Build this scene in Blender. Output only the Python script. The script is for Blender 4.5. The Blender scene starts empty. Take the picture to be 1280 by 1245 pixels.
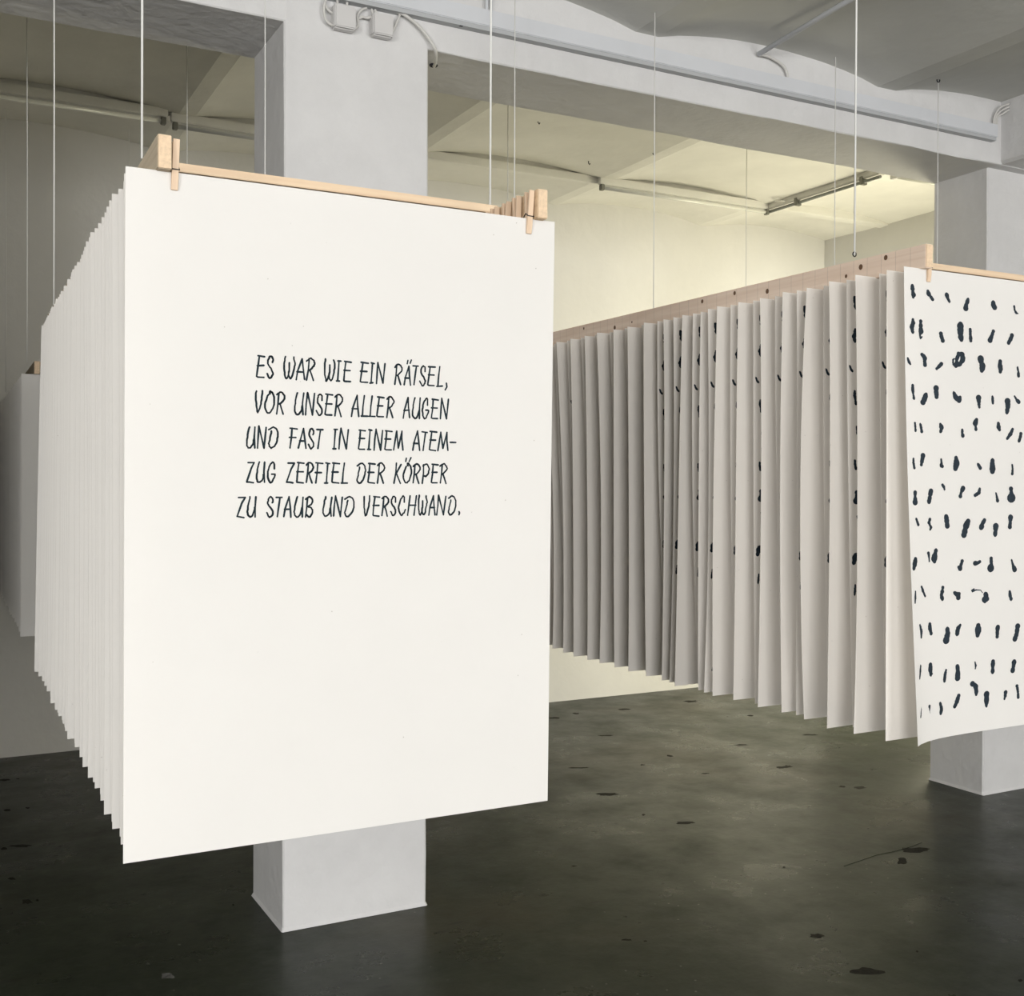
import bpy, bmesh, math, random
from mathutils import Vector, Matrix, noise
C = bpy.context.scene.collection
S = bpy.context.scene
PI = math.pi

# ------------------------------------------------------------------ camera
YAW, PITCH, ROLL = 0.485945, 0.009566, -0.003781
cd = bpy.data.cameras.new('camera'); cam = bpy.data.objects.new('camera', cd); C.objects.link(cam)
sy_, cy_ = math.sin(YAW), math.cos(YAW); sp, cp = math.sin(PITCH), math.cos(PITCH); sr, cr = math.sin(ROLL), math.cos(ROLL)
ax = Vector((cy_, -sy_, 0)); fw = Vector((sy_, cy_, 0)); up = Vector((0, 0, 1))
y2 = up*cp + fw*sp; z2 = fw*cp - up*sp
x3 = ax*cr - y2*sr; y3 = ax*sr + y2*cr
M = Matrix((x3, y3, -z2)).transposed().to_4x4(); M.translation = Vector((0, 0, 1.5))
cam.matrix_world = M
cd.sensor_fit = 'HORIZONTAL'; cd.sensor_width = 36; cd.lens = 1394.884*36/1280
cd.shift_y = -4.5/1280; cd.clip_start = .05; cd.clip_end = 60
S.camera = cam

# ------------------------------------------------------------------ light and exposure
S.view_settings.view_transform = 'Standard'; S.view_settings.look = 'None'
S.view_settings.gamma = 1; S.view_settings.use_curve_mapping = False
S.view_settings.exposure = -0.04
w = bpy.data.worlds.new('world'); S.world = w; w.use_nodes = True
w.node_tree.nodes['Background'].inputs[0].default_value = (.75, .85, 1, 1)
w.node_tree.nodes['Background'].inputs[1].default_value = .3

def area(name, loc, target, sx, sz, power, col):
    l = bpy.data.lights.new(name, 'AREA'); l.shape = 'RECTANGLE'; l.size = sx; l.size_y = sz; l.energy = power; l.color = col
    o = bpy.data.objects.new(name, l); C.objects.link(o); o.location = loc
    d = Vector(target)-Vector(loc); o.rotation_euler = d.to_track_quat('-Z', 'Y').to_euler(); return o
# daylight from assumed, unbuilt windows far behind the camera
area('front_daylight', (-1.6, -7.0, 1.9), (1.6, 3.5, 1.6), 4.8, 2.2, 470, (1.0, .99, .985))
area('front_right_fill', (4.0, -7.0, 1.9), (3.0, 3.5, 1.6), 3.4, 2.2, 310, (1.0, .99, .985))  # added fill to brighten the right front sheet and right column
# added fill from the left, behind the camera; no window stands here
area('left_side_fill', (-4.45, -2.6, 1.95), (1.8, 2.0, 1.4), 1.5, 1.4, 235, (1.0, .985, .965))
# warm light from the rear right, through an assumed, unseen window
area('rear_side_daylight', (6.2, 5.0, 1.5), (3.5, 6.7, 1.9), 1.2, 2.2, 118, (1.0, .93, .68))


# ------------------------------------------------------------------ materials
def mat(name, col, rough=.6, spec=.3, metal=0, bump=0, bscale=60, var=0, vscale=3, detail=4):
    m = bpy.data.materials.new(name); m.use_nodes = True; n = m.node_tree.nodes; l = m.node_tree.links
    b = n['Principled BSDF']; b.inputs['Base Color'].default_value = (*col, 1); b.inputs['Roughness'].default_value = rough
    b.inputs['Specular IOR Level'].default_value = spec; b.inputs['Metallic'].default_value = metal
    tc = n.new('ShaderNodeTexCoord')
    if var:
        t = n.new('ShaderNodeTexNoise'); t.inputs['Scale'].default_value = vscale; t.inputs['Detail'].default_value = detail; t.inputs['Roughness'].default_value = .6
        l.new(tc.outputs['Object'], t.inputs['Vector'])
        r = n.new('ShaderNodeValToRGB'); r.color_ramp.elements[0].position = .3; r.color_ramp.elements[1].position = .7
        r.color_ramp.elements[0].color = (*[c*(1-var) for c in col], 1); r.color_ramp.elements[1].color = (*[min(1, c*(1+var)) for c in col], 1)
        l.new(t.outputs['Fac'], r.inputs[0]); l.new(r.outputs[0], b.inputs['Base Color'])
    if bump:
        t = n.new('ShaderNodeTexNoise'); t.inputs['Scale'].default_value = bscale; t.inputs['Detail'].default_value = 5
        l.new(tc.outputs['Object'], t.inputs['Vector'])
        k = n.new('ShaderNodeBump'); k.inputs['Strength'].default_value = bump; k.inputs['Distance'].default_value = .01
        l.new(t.outputs['Fac'], k.inputs['Height']); l.new(k.outputs[0], b.inputs['Normal'])
    return m
plaster = mat('whitewashed_plaster', (.70, .69, .66), .85, .15, bump=.35, bscale=14, var=.035, vscale=2.2)
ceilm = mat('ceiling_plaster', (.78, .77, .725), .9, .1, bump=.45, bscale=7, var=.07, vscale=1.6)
ceilf = mat('dimmed_ceiling_plaster', (.62, .62, .59), .9, .1, bump=.4, bscale=7, var=.05, vscale=1.6)  # same ceiling plaster, darkened to put the front bay's dimness into the colour
colm = mat('column_paint', (.675, .67, .665), .8, .15, bump=.5, bscale=20, var=.05, vscale=4, detail=8)
trunkm = mat('grey_trunking', (.63, .645, .67), .5, .3, var=.03, vscale=5)
boxm = mat('junction_box_plastic', (.62, .61, .60), .5, .3, var=.02)
darkm = mat('dark_gap', (.03, .03, .04), .7)
cablem = mat('cable_sheath', (.62, .61, .58), .5, .3)
inkm = mat('black_ink', (.010, .022, .030), .6, .2)
inkm2 = mat('blue_black_ink', (.012, .022, .033), .55, .25, var=.3, vscale=80)
ropem = mat('white_cord', (.75, .75, .72), .7, .2)
steel = mat('steel', (.35, .35, .36), .35, .5, metal=.9)
darksteel = mat('dark_wire', (.03, .03, .035), .4, .5, metal=.6)
tubem = mat('lamp_glass', (.75, .75, .70), .15, .6)
tubedark = mat('grey_rail_glass', (.26, .27, .25), .25, .6)
bracketm = mat('grey_bracket', (.22, .22, .19), .5)
def paper(name, col, thin=.28):
    m = bpy.data.materials.new(name); m.use_nodes = True; n = m.node_tree.nodes; l = m.node_tree.links
    b = n['Principled BSDF']; b.inputs['Roughness'].default_value = .85; b.inputs['Specular IOR Level'].default_value = .1
    tc = n.new('ShaderNodeTexCoord'); t = n.new('ShaderNodeTexNoise'); t.inputs['Scale'].default_value = 6; t.inputs['Detail'].default_value = 6
    l.new(tc.outputs['Object'], t.inputs['Vector'])
    r = n.new('ShaderNodeValToRGB'); r.color_ramp.elements[0].position = .35; r.color_ramp.elements[1].position = .65
    r.color_ramp.elements[0].color = (*[c*.985 for c in col], 1); r.color_ramp.elements[1].color = (*col, 1)
    l.new(t.outputs['Fac'], r.inputs[0])
    # tiny fibre specks
    v = n.new('ShaderNodeTexVoronoi'); v.inputs['Scale'].default_value = 26; l.new(tc.outputs['Object'], v.inputs['Vector'])
    rs = n.new('ShaderNodeValToRGB'); rs.color_ramp.elements[0].position = .018; rs.color_ramp.elements[0].color = (.55, .53, .5, 1)
    rs.color_ramp.elements[1].position = .03; rs.color_ramp.elements[1].color = (1, 1, 1, 1)
    l.new(v.outputs['Distance'], rs.inputs[0])
    mx = n.new('ShaderNodeMix'); mx.data_type = 'RGBA'; mx.blend_type = 'MULTIPLY'; mx.inputs[0].default_value = 1
    l.new(r.outputs[0], mx.inputs[6]); l.new(rs.outputs[0], mx.inputs[7]); l.new(mx.outputs[2], b.inputs['Base Color'])
    tr = n.new('ShaderNodeBsdfTranslucent'); tr.inputs[0].default_value = (col[0], col[1]*.965, col[2]*.9, 1)
    ms = n.new('ShaderNodeMixShader'); ms.inputs[0].default_value = thin
    l.new(b.outputs[0], ms.inputs[1]); l.new(tr.outputs[0], ms.inputs[2]); l.new(ms.outputs[0], n['Material Output'].inputs[0])
    return m
paperm = paper('white_paper', (.90, .888, .865))
paperb = paper('bounce_tinted_paper', (.94, .90, .845), .13)  # white sheets behind the front one, warm bounced light put into the colour
def wood(name, c1, c2, axis=1, pencil=None):
    m = bpy.data.materials.new(name); m.use_nodes = True; n = m.node_tree.nodes; l = m.node_tree.links
    b = n['Principled BSDF']; b.inputs['Roughness'].default_value = .6; b.inputs['Specular IOR Level'].default_value = .25
    tc = n.new('ShaderNodeTexCoord'); mp = n.new('ShaderNodeMapping'); s = [60, 60, 60]; s[axis] = 2.2; mp.inputs['Scale'].default_value = s
    l.new(tc.outputs['Object'], mp.inputs['Vector'])
    t = n.new('ShaderNodeTexNoise'); t.inputs['Scale'].default_value = 1.2; t.inputs['Detail'].default_value = 5; t.inputs['Distortion'].default_value = .6
    l.new(mp.outputs[0], t.inputs['Vector'])
    r = n.new('ShaderNodeValToRGB'); r.color_ramp.elements[0].position = .3; r.color_ramp.elements[1].position = .7
    r.color_ramp.elements[0].color = (*c2, 1); r.color_ramp.elements[1].color = (*c1, 1)
    l.new(t.outputs['Fac'], r.inputs[0]); out = r.outputs[0]
    if pencil:
        sx = n.new('ShaderNodeSeparateXYZ'); l.new(tc.outputs['Object'], sx.inputs[0])
        a = n.new('ShaderNodeMath'); a.operation = 'DIVIDE'; a.inputs[1].default_value = pencil; l.new(sx.outputs[1], a.inputs[0])
        f = n.new('ShaderNodeMath'); f.operation = 'FRACT'; l.new(a.outputs[0], f.inputs[0])
        g = n.new('ShaderNodeMath'); g.operation = 'LESS_THAN'; g.inputs[1].default_value = .035; l.new(f.outputs[0], g.inputs[0])
        q = n.new('ShaderNodeMath'); q.operation = 'MULTIPLY'; q.inputs[1].default_value = .28; l.new(g.outputs[0], q.inputs[0])
        mx = n.new('ShaderNodeMix'); mx.data_type = 'RGBA'; mx.inputs[7].default_value = (.2, .14, .11, 1)
        l.new(q.outputs[0], mx.inputs[0]); l.new(out, mx.inputs[6]); out = mx.outputs[2]
    l.new(out, b.inputs['Base Color']); return m
railw = wood('spruce_batten', (.72, .55, .37), (.60, .43, .27))
railb = wood('pink_spruce_batten', (.92, .76, .63), (.80, .62, .49), pencil=.0402)
raildark = wood('shaded_batten', (.50, .42, .30), (.38, .30, .21))  # darker copy of the batten wood, with the left rail's shade in its colour
barw = wood('cross_batten', (.76, .60, .42), (.66, .48, .32), axis=0)
pinw = wood('clothespin_wood', (.75, .58, .42), (.64, .46, .32), axis=2)
endw = mat('sawn_end_grain', (.72, .55, .38), .8, .1, var=.12, vscale=160)
knotm = mat('wood_knot', (.16, .09, .05), .6)

def floor_mat():
    m = bpy.data.materials.new('green_grey_floor_paint'); m.use_nodes = True; n = m.node_tree.nodes; l = m.node_tree.links
    b = n['Principled BSDF']; b.inputs['Specular IOR Level'].default_value = .17
    tc = n.new('ShaderNodeTexCoord')
    def nz(scale, detail, vec=None, rough=.55, dist=0):
        t = n.new('ShaderNodeTexNoise'); t.inputs['Scale'].default_value = scale; t.inputs['Detail'].default_value = detail; t.inputs['Roughness'].default_value = rough; t.inputs['Distortion'].default_value = dist
        l.new(vec or tc.outputs['Object'], t.inputs['Vector']); return t.outputs['Fac']
    def ramp(fac, p0, c0, p1, c1):
        r = n.new('ShaderNodeValToRGB'); e = r.color_ramp.elements; e[0].position = p0; e[0].color = c0; e[1].position = p1; e[1].color = c1
        l.new(fac, r.inputs[0]); return r.outputs[0]
    def mix(f, a, bb, mode='MIX', fv=None):
        x = n.new('ShaderNodeMix'); x.data_type = 'RGBA'; x.blend_type = mode
        if fv is None: l.new(f, x.inputs[0])
        else: x.inputs[0].default_value = fv
        l.new(a, x.inputs[6])
        if isinstance(bb, tuple): x.inputs[7].default_value = bb
        else: l.new(bb, x.inputs[7])
        return x.outputs[2]
    base = ramp(nz(1.1, 8, rough=.6), .32, (.019, .024, .014, 1), .68, (.035, .041, .027, 1))
    fine = ramp(nz(9, 10, rough=.78), .3, (.62, .62, .62, 1), .7, (1.35, 1.35, 1.35, 1))
    c = mix(None, base, fine, 'MULTIPLY', 1)
    brown = ramp(nz(.9, 5), .52, (0, 0, 0, 1), .75, (.35, .35, .35, 1))
    c = mix(brown, c, (.085, .06, .035, 1))
    # dark scuffs drawn out along the room
    mp = n.new('ShaderNodeMapping'); mp.inputs['Scale'].default_value = (5, 13, 1); mp.inputs['Rotation'].default_value = (0, 0, .15)
    l.new(tc.outputs['Object'], mp.inputs['Vector'])
    v = n.new('ShaderNodeTexVoronoi'); v.voronoi_dimensions = '2D'; v.inputs['Scale'].default_value = .62; v.inputs['Randomness'].default_value = 1
    dn = n.new('ShaderNodeTexNoise'); dn.inputs['Scale'].default_value = 3; dn.inputs['Detail'].default_value = 3; l.new(mp.outputs[0], dn.inputs['Vector'])
    ad = n.new('ShaderNodeMix'); ad.data_type = 'RGBA'; ad.blend_type = 'ADD'; ad.inputs[0].default_value = .3; l.new(mp.outputs[0], ad.inputs[6]); l.new(dn.outputs['Color'], ad.inputs[7])
    l.new(ad.outputs[2], v.inputs['Vector'])
    scuff = ramp(v.outputs['Distance'], .05, (.7, .7, .7, 1), .10, (0, 0, 0, 1))
    gate = ramp(nz(2.3, 2), .50, (0, 0, 0, 1), .56, (1, 1, 1, 1))
    sc = mix(None, scuff, gate, 'MULTIPLY', 1)
    c = mix(sc, c, (.018, .017, .013, 1))
    # pale droplets
    v2 = n.new('ShaderNodeTexVoronoi'); v2.voronoi_dimensions = '2D'; v2.inputs['Scale'].default_value = 9; l.new(tc.outputs['Object'], v2.inputs['Vector'])
    dr = ramp(v2.outputs['Distance'], .02, (.4, .4, .4, 1), .04, (0, 0, 0, 1))
    gate2 = ramp(nz(1.7, 3), .55, (0, 0, 0, 1), .62, (1, 1, 1, 1))
    c = mix(mix(None, dr, gate2, 'MULTIPLY', 1), c, (.30, .29, .25, 1))
    l.new(c, b.inputs['Base Color'])
    rr = ramp(nz(2.6, 7, rough=.65), .3, (.20, .20, .20, 1), .7, (.46, .46, .46, 1)); l.new(rr, b.inputs['Roughness'])
    k = n.new('ShaderNodeBump'); k.inputs['Strength'].default_value = .2; k.inputs['Distance'].default_value = .012
    l.new(nz(5, 7, rough=.6), k.inputs['Height']); l.new(k.outputs[0], b.inputs['Normal'])
    return m
floorm = floor_mat()

# ------------------------------------------------------------------ helpers
def obj(name, me, m, parent=None, loc=None):
    if isinstance(me, bmesh.types.BMesh):
        b = me; me = bpy.data.meshes.new(name); b.to_mesh(me); b.free()
    if m and not me.materials: me.materials.append(m)
    o = bpy.data.objects.new(name, me); C.objects.link(o)
    if parent: o.parent = parent
    if loc: o.location = loc
    return o
def tag(o, label, cat, group=None):
    o['label'] = label; o['category'] = cat
    if group: o['group'] = group
    return o
def thing(name, label, cat, loc=(0, 0, 0), group=None):
    o = bpy.data.objects.new(name, None); C.objects.link(o); o.location = loc; o.empty_display_size = .05
    return tag(o, label, cat, group)
def structure(name, b, m):
    o = obj(name, b, m); o['kind'] = 'structure'; return o
def box(b, x0, x1, y0, y1, z0, z1, dx=0, bev=0):
    """box whose far (y1) end is shifted sideways by dx"""
    vs = [b.verts.new(p) for p in ((x0, y0, z0), (x1, y0, z0), (x1+dx, y1, z0), (x0+dx, y1, z0), (x0, y0, z1), (x1, y0, z1), (x1+dx, y1, z1), (x0+dx, y1, z1))]
    fs = [b.faces.new([vs[i] for i in f]) for f in ((3, 2, 1, 0), (4, 5, 6, 7), (0, 1, 5, 4), (1, 2, 6, 5), (2, 3, 7, 6), (3, 0, 4, 7))]
    if bev:
        es = list({e for f in fs for e in f.edges}); bmesh.ops.bevel(b, geom=es, offset=bev, segments=2, affect='EDGES')
    return b
def nb(): return bmesh.new()
def tube(b, pts, r, n=8, closed=False):
    pts = [Vector(p) for p in pts]; rings = []
    N = len(pts); a = None
    for i, p in enumerate(pts):
        if closed: t = (pts[(i+1) % N]-pts[i-1]).normalized()
        else: t = (pts[min(i+1, N-1)]-pts[max(i-1, 0)]).normalized()
        if a is None: a = t.orthogonal().normalized()
        else: a = (a-t*a.dot(t)).normalized()
        c = t.cross(a)
        rings.append([b.verts.new(p+r*(a*math.cos(2*PI*k/n)+c*math.sin(2*PI*k/n))) for k in range(n)])
    for i in range(N if closed else N-1):
        q, w_ = rings[i], rings[(i+1) % N]
        for k in range(n): b.faces.new((q[k], q[(k+1) % n], w_[(k+1) % n], w_[k])).smooth = True
    if not closed: b.faces.new(rings[0][::-1]); b.faces.new(rings[-1])
    return b
def smooth_path(P, n=6):
    P = [Vector(p) for p in P]; Q = [P[0]]+P+[P[-1]]; o = []
    for i in range(1, len(Q)-2):
        for j in range(n):
            t = j/n; a, b_, c, d = Q[i-1:i+3]
            o.append(.5*((2*b_)+(c-a)*t+(2*a-5*b_+4*c-d)*t*t+(3*b_-a-3*c+d)*t**3))
    return o+[P[-1]]
def ordinal(k):
    one = ['first', 'second', 'third', 'fourth', 'fifth', 'sixth', 'seventh', 'eighth', 'ninth', 'tenth', 'eleventh', 'twelfth', 'thirteenth', 'fourteenth', 'fifteenth', 'sixteenth', 'seventeenth', 'eighteenth', 'nineteenth']
    tens = {2: 'twent', 3: 'thirt', 4: 'fort', 5: 'fift'}
    if k < 20: return one[k-1]
    return tens[k//10]+('ieth' if k % 10 == 0 else 'y-'+one[k % 10-1])

# ------------------------------------------------------------------ room
XL, XR, YF, YB = -4.6, 6.28, -7.4, 6.84
BY0, BY1, BZ = 3.636, 4.015, 3.03
structure('floor', box(nb(), XL-.2, XR+.2, YF-.2, YB+.2, -.2, 0), floorm)
FL = {"dark":[[3.611,6.164,3.601,6.158,3.591,6.149,3.577,6.155,3.567,6.162,3.552,6.169,3.536,6.183,3.543,6.198,3.555,6.209,3.575,6.204,3.59,6.208,3.602,6.197,3.609,6.186,3.611,6.175],[3.789,6.231,3.789,6.218,3.778,6.215,3.766,6.215,3.756,6.221,3.757,6.232,3.754,6.24,3.753,6.249,3.759,6.258,3.769,6.263,3.781,6.263,3.784,6.25,3.795,6.247,3.798,6.238],[4.172,6.187,4.157,6.186,4.148,6.181,4.131,6.19,4.107,6.19,4.091,6.204,4.091,6.217,4.099,6.224,4.095,6.239,4.117,6.234,4.137,6.234,4.158,6.223,4.167,6.209,4.171,6.197],[4.736,6.204,4.718,6.197,4.697,6.199,4.679,6.199,4.652,6.201,4.657,6.222,4.653,6.233,4.64,6.252,4.662,6.256,4.677,6.265,4.699,6.26,4.716,6.248,4.747,6.238,4.729,6.221],[3.638,5.589,3.626,5.588,3.619,5.582,3.601,5.592,3.585,5.599,3.565,5.609,3.567,5.618,3.561,5.628,3.563,5.638,3.589,5.626,3.602,5.621,3.616,5.616,3.638,5.607,3.643,5.596],[3.104,5.013,3.1,5.009,3.085,5.014,3.071,5.016,3.056,5.027,3.031,5.037,3.015,5.05,3.012,5.06,3.027,5.06,3.04,5.061,3.066,5.043,3.082,5.037,3.11,5.026,3.117,5.014],[3.662,5.021,3.658,5.009,3.647,5.008,3.636,5.005,3.633,5.015,3.631,5.022,3.628,5.028,3.635,5.035,3.639,5.043,3.647,5.054,3.656,5.047,3.659,5.04,3.662,5.035,3.663,5.029],[3.414,4.926,3.407,4.924,3.401,4.922,3.396,4.924,3.386,4.921,3.386,4.929,3.387,4.934,3.39,4.938,3.394,4.941,3.398,4.944,3.405,4.948,3.408,4.941,3.409,4.937,3.414,4.933],[3.605,4.629,3.607,4.62,3.594,4.627,3.586,4.625,3.576,4.628,3.573,4.635,3.564,4.642,3.572,4.646,3.579,4.648,3.585,4.651,3.593,4.646,3.601,4.645,3.605,4.639,3.615,4.633],[4.207,5.032,4.192,5.032,4.175,5.038,4.164,5.039,4.151,5.046,4.142,5.054,4.137,5.061,4.125,5.074,4.146,5.069,4.157,5.068,4.17,5.074,4.185,5.062,4.205,5.052,4.199,5.044],[4.767,5.657,4.757,5.652,4.747,5.646,4.737,5.647,4.732,5.653,4.733,5.661,4.732,5.667,4.729,5.676,4.738,5.684,4.75,5.689,4.757,5.683,4.767,5.682,4.772,5.676,4.77,5.667],[4.754,5.046,4.738,5.045,4.724,5.044,4.704,5.05,4.69,5.062,4.665,5.072,4.656,5.085,4.679,5.084,4.669,5.1,4.689,5.099,4.711,5.089,4.722,5.075,4.75,5.067,4.739,5.06],[4.093,4.536,4.077,4.529,4.064,4.534,4.054,4.532,4.039,4.531,4.035,4.541,4.032,4.552,4.037,4.565,4.055,4.566,4.065,4.567,4.082,4.58,4.081,4.563,4.1,4.563,4.086,4.55],[4.044,4.543,4.034,4.537,4.022,4.532,4.012,4.537,4.0,4.538,4.003,4.55,3.996,4.557,4.005,4.563,4.008,4.574,4.021,4.576,4.031,4.572,4.04,4.568,4.037,4.559,4.038,4.554],[4.057,4.117,4.049,4.112,4.04,4.106,4.031,4.109,4.029,4.116,4.024,4.119,4.02,4.126,4.027,4.132,4.037,4.134,4.043,4.143,4.053,4.143,4.054,4.133,4.062,4.131,4.059,4.124],[4.137,4.053,4.12,4.051,4.108,4.05,4.095,4.049,4.077,4.05,4.084,4.065,4.083,4.072,4.078,4.083,4.087,4.093,4.104,4.091,4.118,4.088,4.135,4.086,4.142,4.075,4.129,4.066],[2.899,4.18,2.893,4.178,2.888,4.174,2.882,4.169,2.881,4.174,2.878,4.175,2.883,4.183,2.883,4.189,2.889,4.191,2.893,4.194,2.898,4.197,2.9,4.195,2.902,4.192,2.903,4.187],[3.027,3.976,3.004,3.982,2.997,3.977,2.98,3.979,2.963,3.988,2.945,3.999,2.944,4.01,2.955,4.013,2.958,4.019,2.965,4.029,2.986,4.017,3.007,4.011,3.027,3.998,3.026,3.987],[2.977,4.518,2.965,4.513,2.944,4.517,2.926,4.513,2.908,4.529,2.884,4.541,2.891,4.552,2.877,4.569,2.891,4.576,2.911,4.573,2.932,4.565,2.946,4.553,2.972,4.544,2.969,4.532],[2.269,3.739,2.264,3.739,2.261,3.738,2.258,3.738,2.252,3.738,2.252,3.742,2.247,3.746,2.251,3.748,2.252,3.752,2.257,3.751,2.261,3.752,2.263,3.748,2.267,3.746,2.272,3.742],[2.06,3.049,2.061,3.044,2.054,3.046,2.048,3.048,2.043,3.051,2.04,3.054,2.03,3.06,2.031,3.064,2.035,3.066,2.042,3.066,2.05,3.065,2.055,3.058,2.062,3.055,2.063,3.051],[2.101,3.017,2.1,3.015,2.097,3.014,2.094,3.014,2.093,3.017,2.09,3.018,2.09,3.02,2.091,3.023,2.093,3.024,2.095,3.026,2.098,3.024,2.101,3.025,2.101,3.022,2.102,3.02],[2.99,3.354,2.985,3.35,2.982,3.349,2.98,3.349,2.978,3.349,2.977,3.35,2.977,3.353,2.981,3.358,2.986,3.361,2.989,3.364,2.993,3.367,2.993,3.363,2.993,3.362,2.99,3.358],[3.468,3.186,3.459,3.174,3.443,3.165,3.43,3.165,3.426,3.174,3.411,3.176,3.423,3.191,3.439,3.201,3.45,3.208,3.466,3.227,3.483,3.229,3.492,3.223,3.489,3.209,3.479,3.196],[3.653,3.245,3.646,3.237,3.624,3.239,3.597,3.234,3.564,3.252,3.543,3.272,3.558,3.283,3.558,3.294,3.569,3.3,3.583,3.314,3.615,3.29,3.65,3.284,3.67,3.265,3.674,3.249],[2.651,2.778,2.635,2.778,2.626,2.774,2.617,2.779,2.61,2.784,2.606,2.789,2.601,2.795,2.607,2.801,2.613,2.804,2.619,2.816,2.63,2.806,2.645,2.807,2.65,2.797,2.652,2.788],[2.624,2.493,2.616,2.482,2.592,2.484,2.566,2.494,2.546,2.507,2.528,2.52,2.519,2.534,2.527,2.543,2.541,2.547,2.563,2.541,2.583,2.546,2.601,2.53,2.605,2.518,2.612,2.508],[2.949,2.252,2.943,2.251,2.939,2.25,2.934,2.249,2.929,2.25,2.931,2.254,2.931,2.257,2.934,2.26,2.938,2.26,2.943,2.265,2.945,2.261,2.952,2.263,2.949,2.258,2.948,2.256],[2.83,2.548,2.827,2.545,2.824,2.546,2.821,2.544,2.82,2.545,2.82,2.546,2.823,2.549,2.823,2.552,2.827,2.555,2.83,2.556,2.833,2.557,2.835,2.556,2.833,2.553,2.833,2.551],[0.391,6.127,0.384,6.12,0.373,6.123,0.367,6.116,0.354,6.118,0.349,6.133,0.339,6.143,0.333,6.156,0.341,6.163,0.353,6.159,0.358,6.167,0.368,6.157,0.382,6.153,0.386,6.14],[0.352,5.564,0.355,5.552,0.349,5.55,0.343,5.552,0.336,5.55,0.33,5.557,0.326,5.567,0.325,5.577,0.329,5.584,0.333,5.59,0.339,5.589,0.345,5.585,0.353,5.582,0.352,5.571],[0.431,5.56,0.433,5.552,0.429,5.55,0.426,5.549,0.422,5.551,0.42,5.557,0.418,5.562,0.419,5.567,0.416,5.575,0.419,5.58,0.424,5.579,0.427,5.573,0.433,5.573,0.435,5.566],[0.394,4.975,0.377,4.978,0.382,4.963,0.36,4.973,0.339,4.983,0.332,4.997,0.306,5.011,0.321,5.013,0.313,5.024,0.331,5.019,0.343,5.018,0.364,5.013,0.383,4.997,0.398,4.983],[0.304,4.983,0.303,4.976,0.301,4.969,0.295,4.975,0.291,4.973,0.284,4.975,0.282,4.985,0.28,4.995,0.286,4.999,0.287,5.008,0.293,5.01,0.298,5.006,0.302,4.998,0.303,4.99],[0.306,4.594,0.31,4.583,0.306,4.578,0.299,4.584,0.293,4.583,0.289,4.591,0.285,4.597,0.282,4.606,0.288,4.609,0.29,4.615,0.295,4.612,0.301,4.612,0.303,4.604,0.307,4.599],[0.343,4.31,0.347,4.296,0.335,4.301,0.33,4.291,0.323,4.304,0.311,4.304,0.314,4.317,0.314,4.325,0.315,4.333,0.315,4.347,0.325,4.344,0.335,4.342,0.34,4.329,0.341,4.319],[0.366,4.314,0.366,4.31,0.365,4.303,0.362,4.308,0.36,4.308,0.357,4.308,0.358,4.315,0.356,4.32,0.358,4.323,0.359,4.327,0.362,4.329,0.365,4.329,0.365,4.321,0.368,4.319],[0.635,6.702,0.637,6.69,0.629,6.693,0.626,6.683,0.621,6.693,0.617,6.698,0.616,6.705,0.613,6.713,0.615,6.72,0.616,6.732,0.623,6.729,0.629,6.723,0.637,6.722,0.634,6.709],[0.43,6.133,0.432,6.125,0.429,6.122,0.425,6.123,0.421,6.123,0.421,6.131,0.416,6.134,0.416,6.139,0.417,6.144,0.419,6.148,0.423,6.144,0.426,6.143,0.428,6.14,0.431,6.137],[0.977,3.951,0.976,3.947,0.974,3.945,0.972,3.942,0.97,3.942,0.969,3.946,0.971,3.951,0.971,3.955,0.972,3.958,0.974,3.961,0.975,3.964,0.976,3.961,0.978,3.96,0.977,3.956]],"pale":[[0.674,3.463,0.674,3.453,0.668,3.446,0.657,3.456,0.649,3.459,0.637,3.462,0.64,3.474,0.642,3.48,0.643,3.487,0.644,3.498,0.655,3.496,0.666,3.493,0.671,3.481,0.67,3.472],[0.624,3.587,0.624,3.582,0.621,3.582,0.619,3.583,0.617,3.583,0.615,3.585,0.614,3.589,0.614,3.592,0.616,3.594,0.617,3.595,0.619,3.599,0.622,3.597,0.624,3.593,0.623,3.59],[0.739,3.69,0.739,3.687,0.737,3.684,0.735,3.685,0.732,3.684,0.731,3.688,0.731,3.691,0.73,3.694,0.731,3.697,0.733,3.698,0.735,3.699,0.737,3.696,0.739,3.695,0.74,3.692]],"crack":[[3.203,3.256],[3.307,3.275],[3.415,3.295],[3.526,3.294],[3.632,3.307],[3.709,3.326]]}
floor_o = bpy.data.objects['floor']
def stain(name, polys, m, hgt=.0004):
    b = nb()
    for P in polys:
        vs = [b.verts.new((P[i], P[i+1], hgt)) for i in range(0, len(P), 2)]; f = b.faces.new(vs); f.normal_update()
        if f.normal.z < 0: f.normal_flip()
    o = obj(name, b, m, floor_o); o['kind'] = 'stuff'; return o
stain('scuff_marks', FL['dark'], mat('rubber_scuff', (.022, .021, .017), .7, .08, var=.4, vscale=60))
stain('pale_spots', FL['pale'], mat('pale_spot', (.13, .13, .12), .6, .2, var=.5, vscale=50))
b = nb(); tube(b, [(x, y, .0) for x, y in FL['crack']], .0022, 6); obj('paint_ridge', b, floorm, floor_o)
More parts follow.
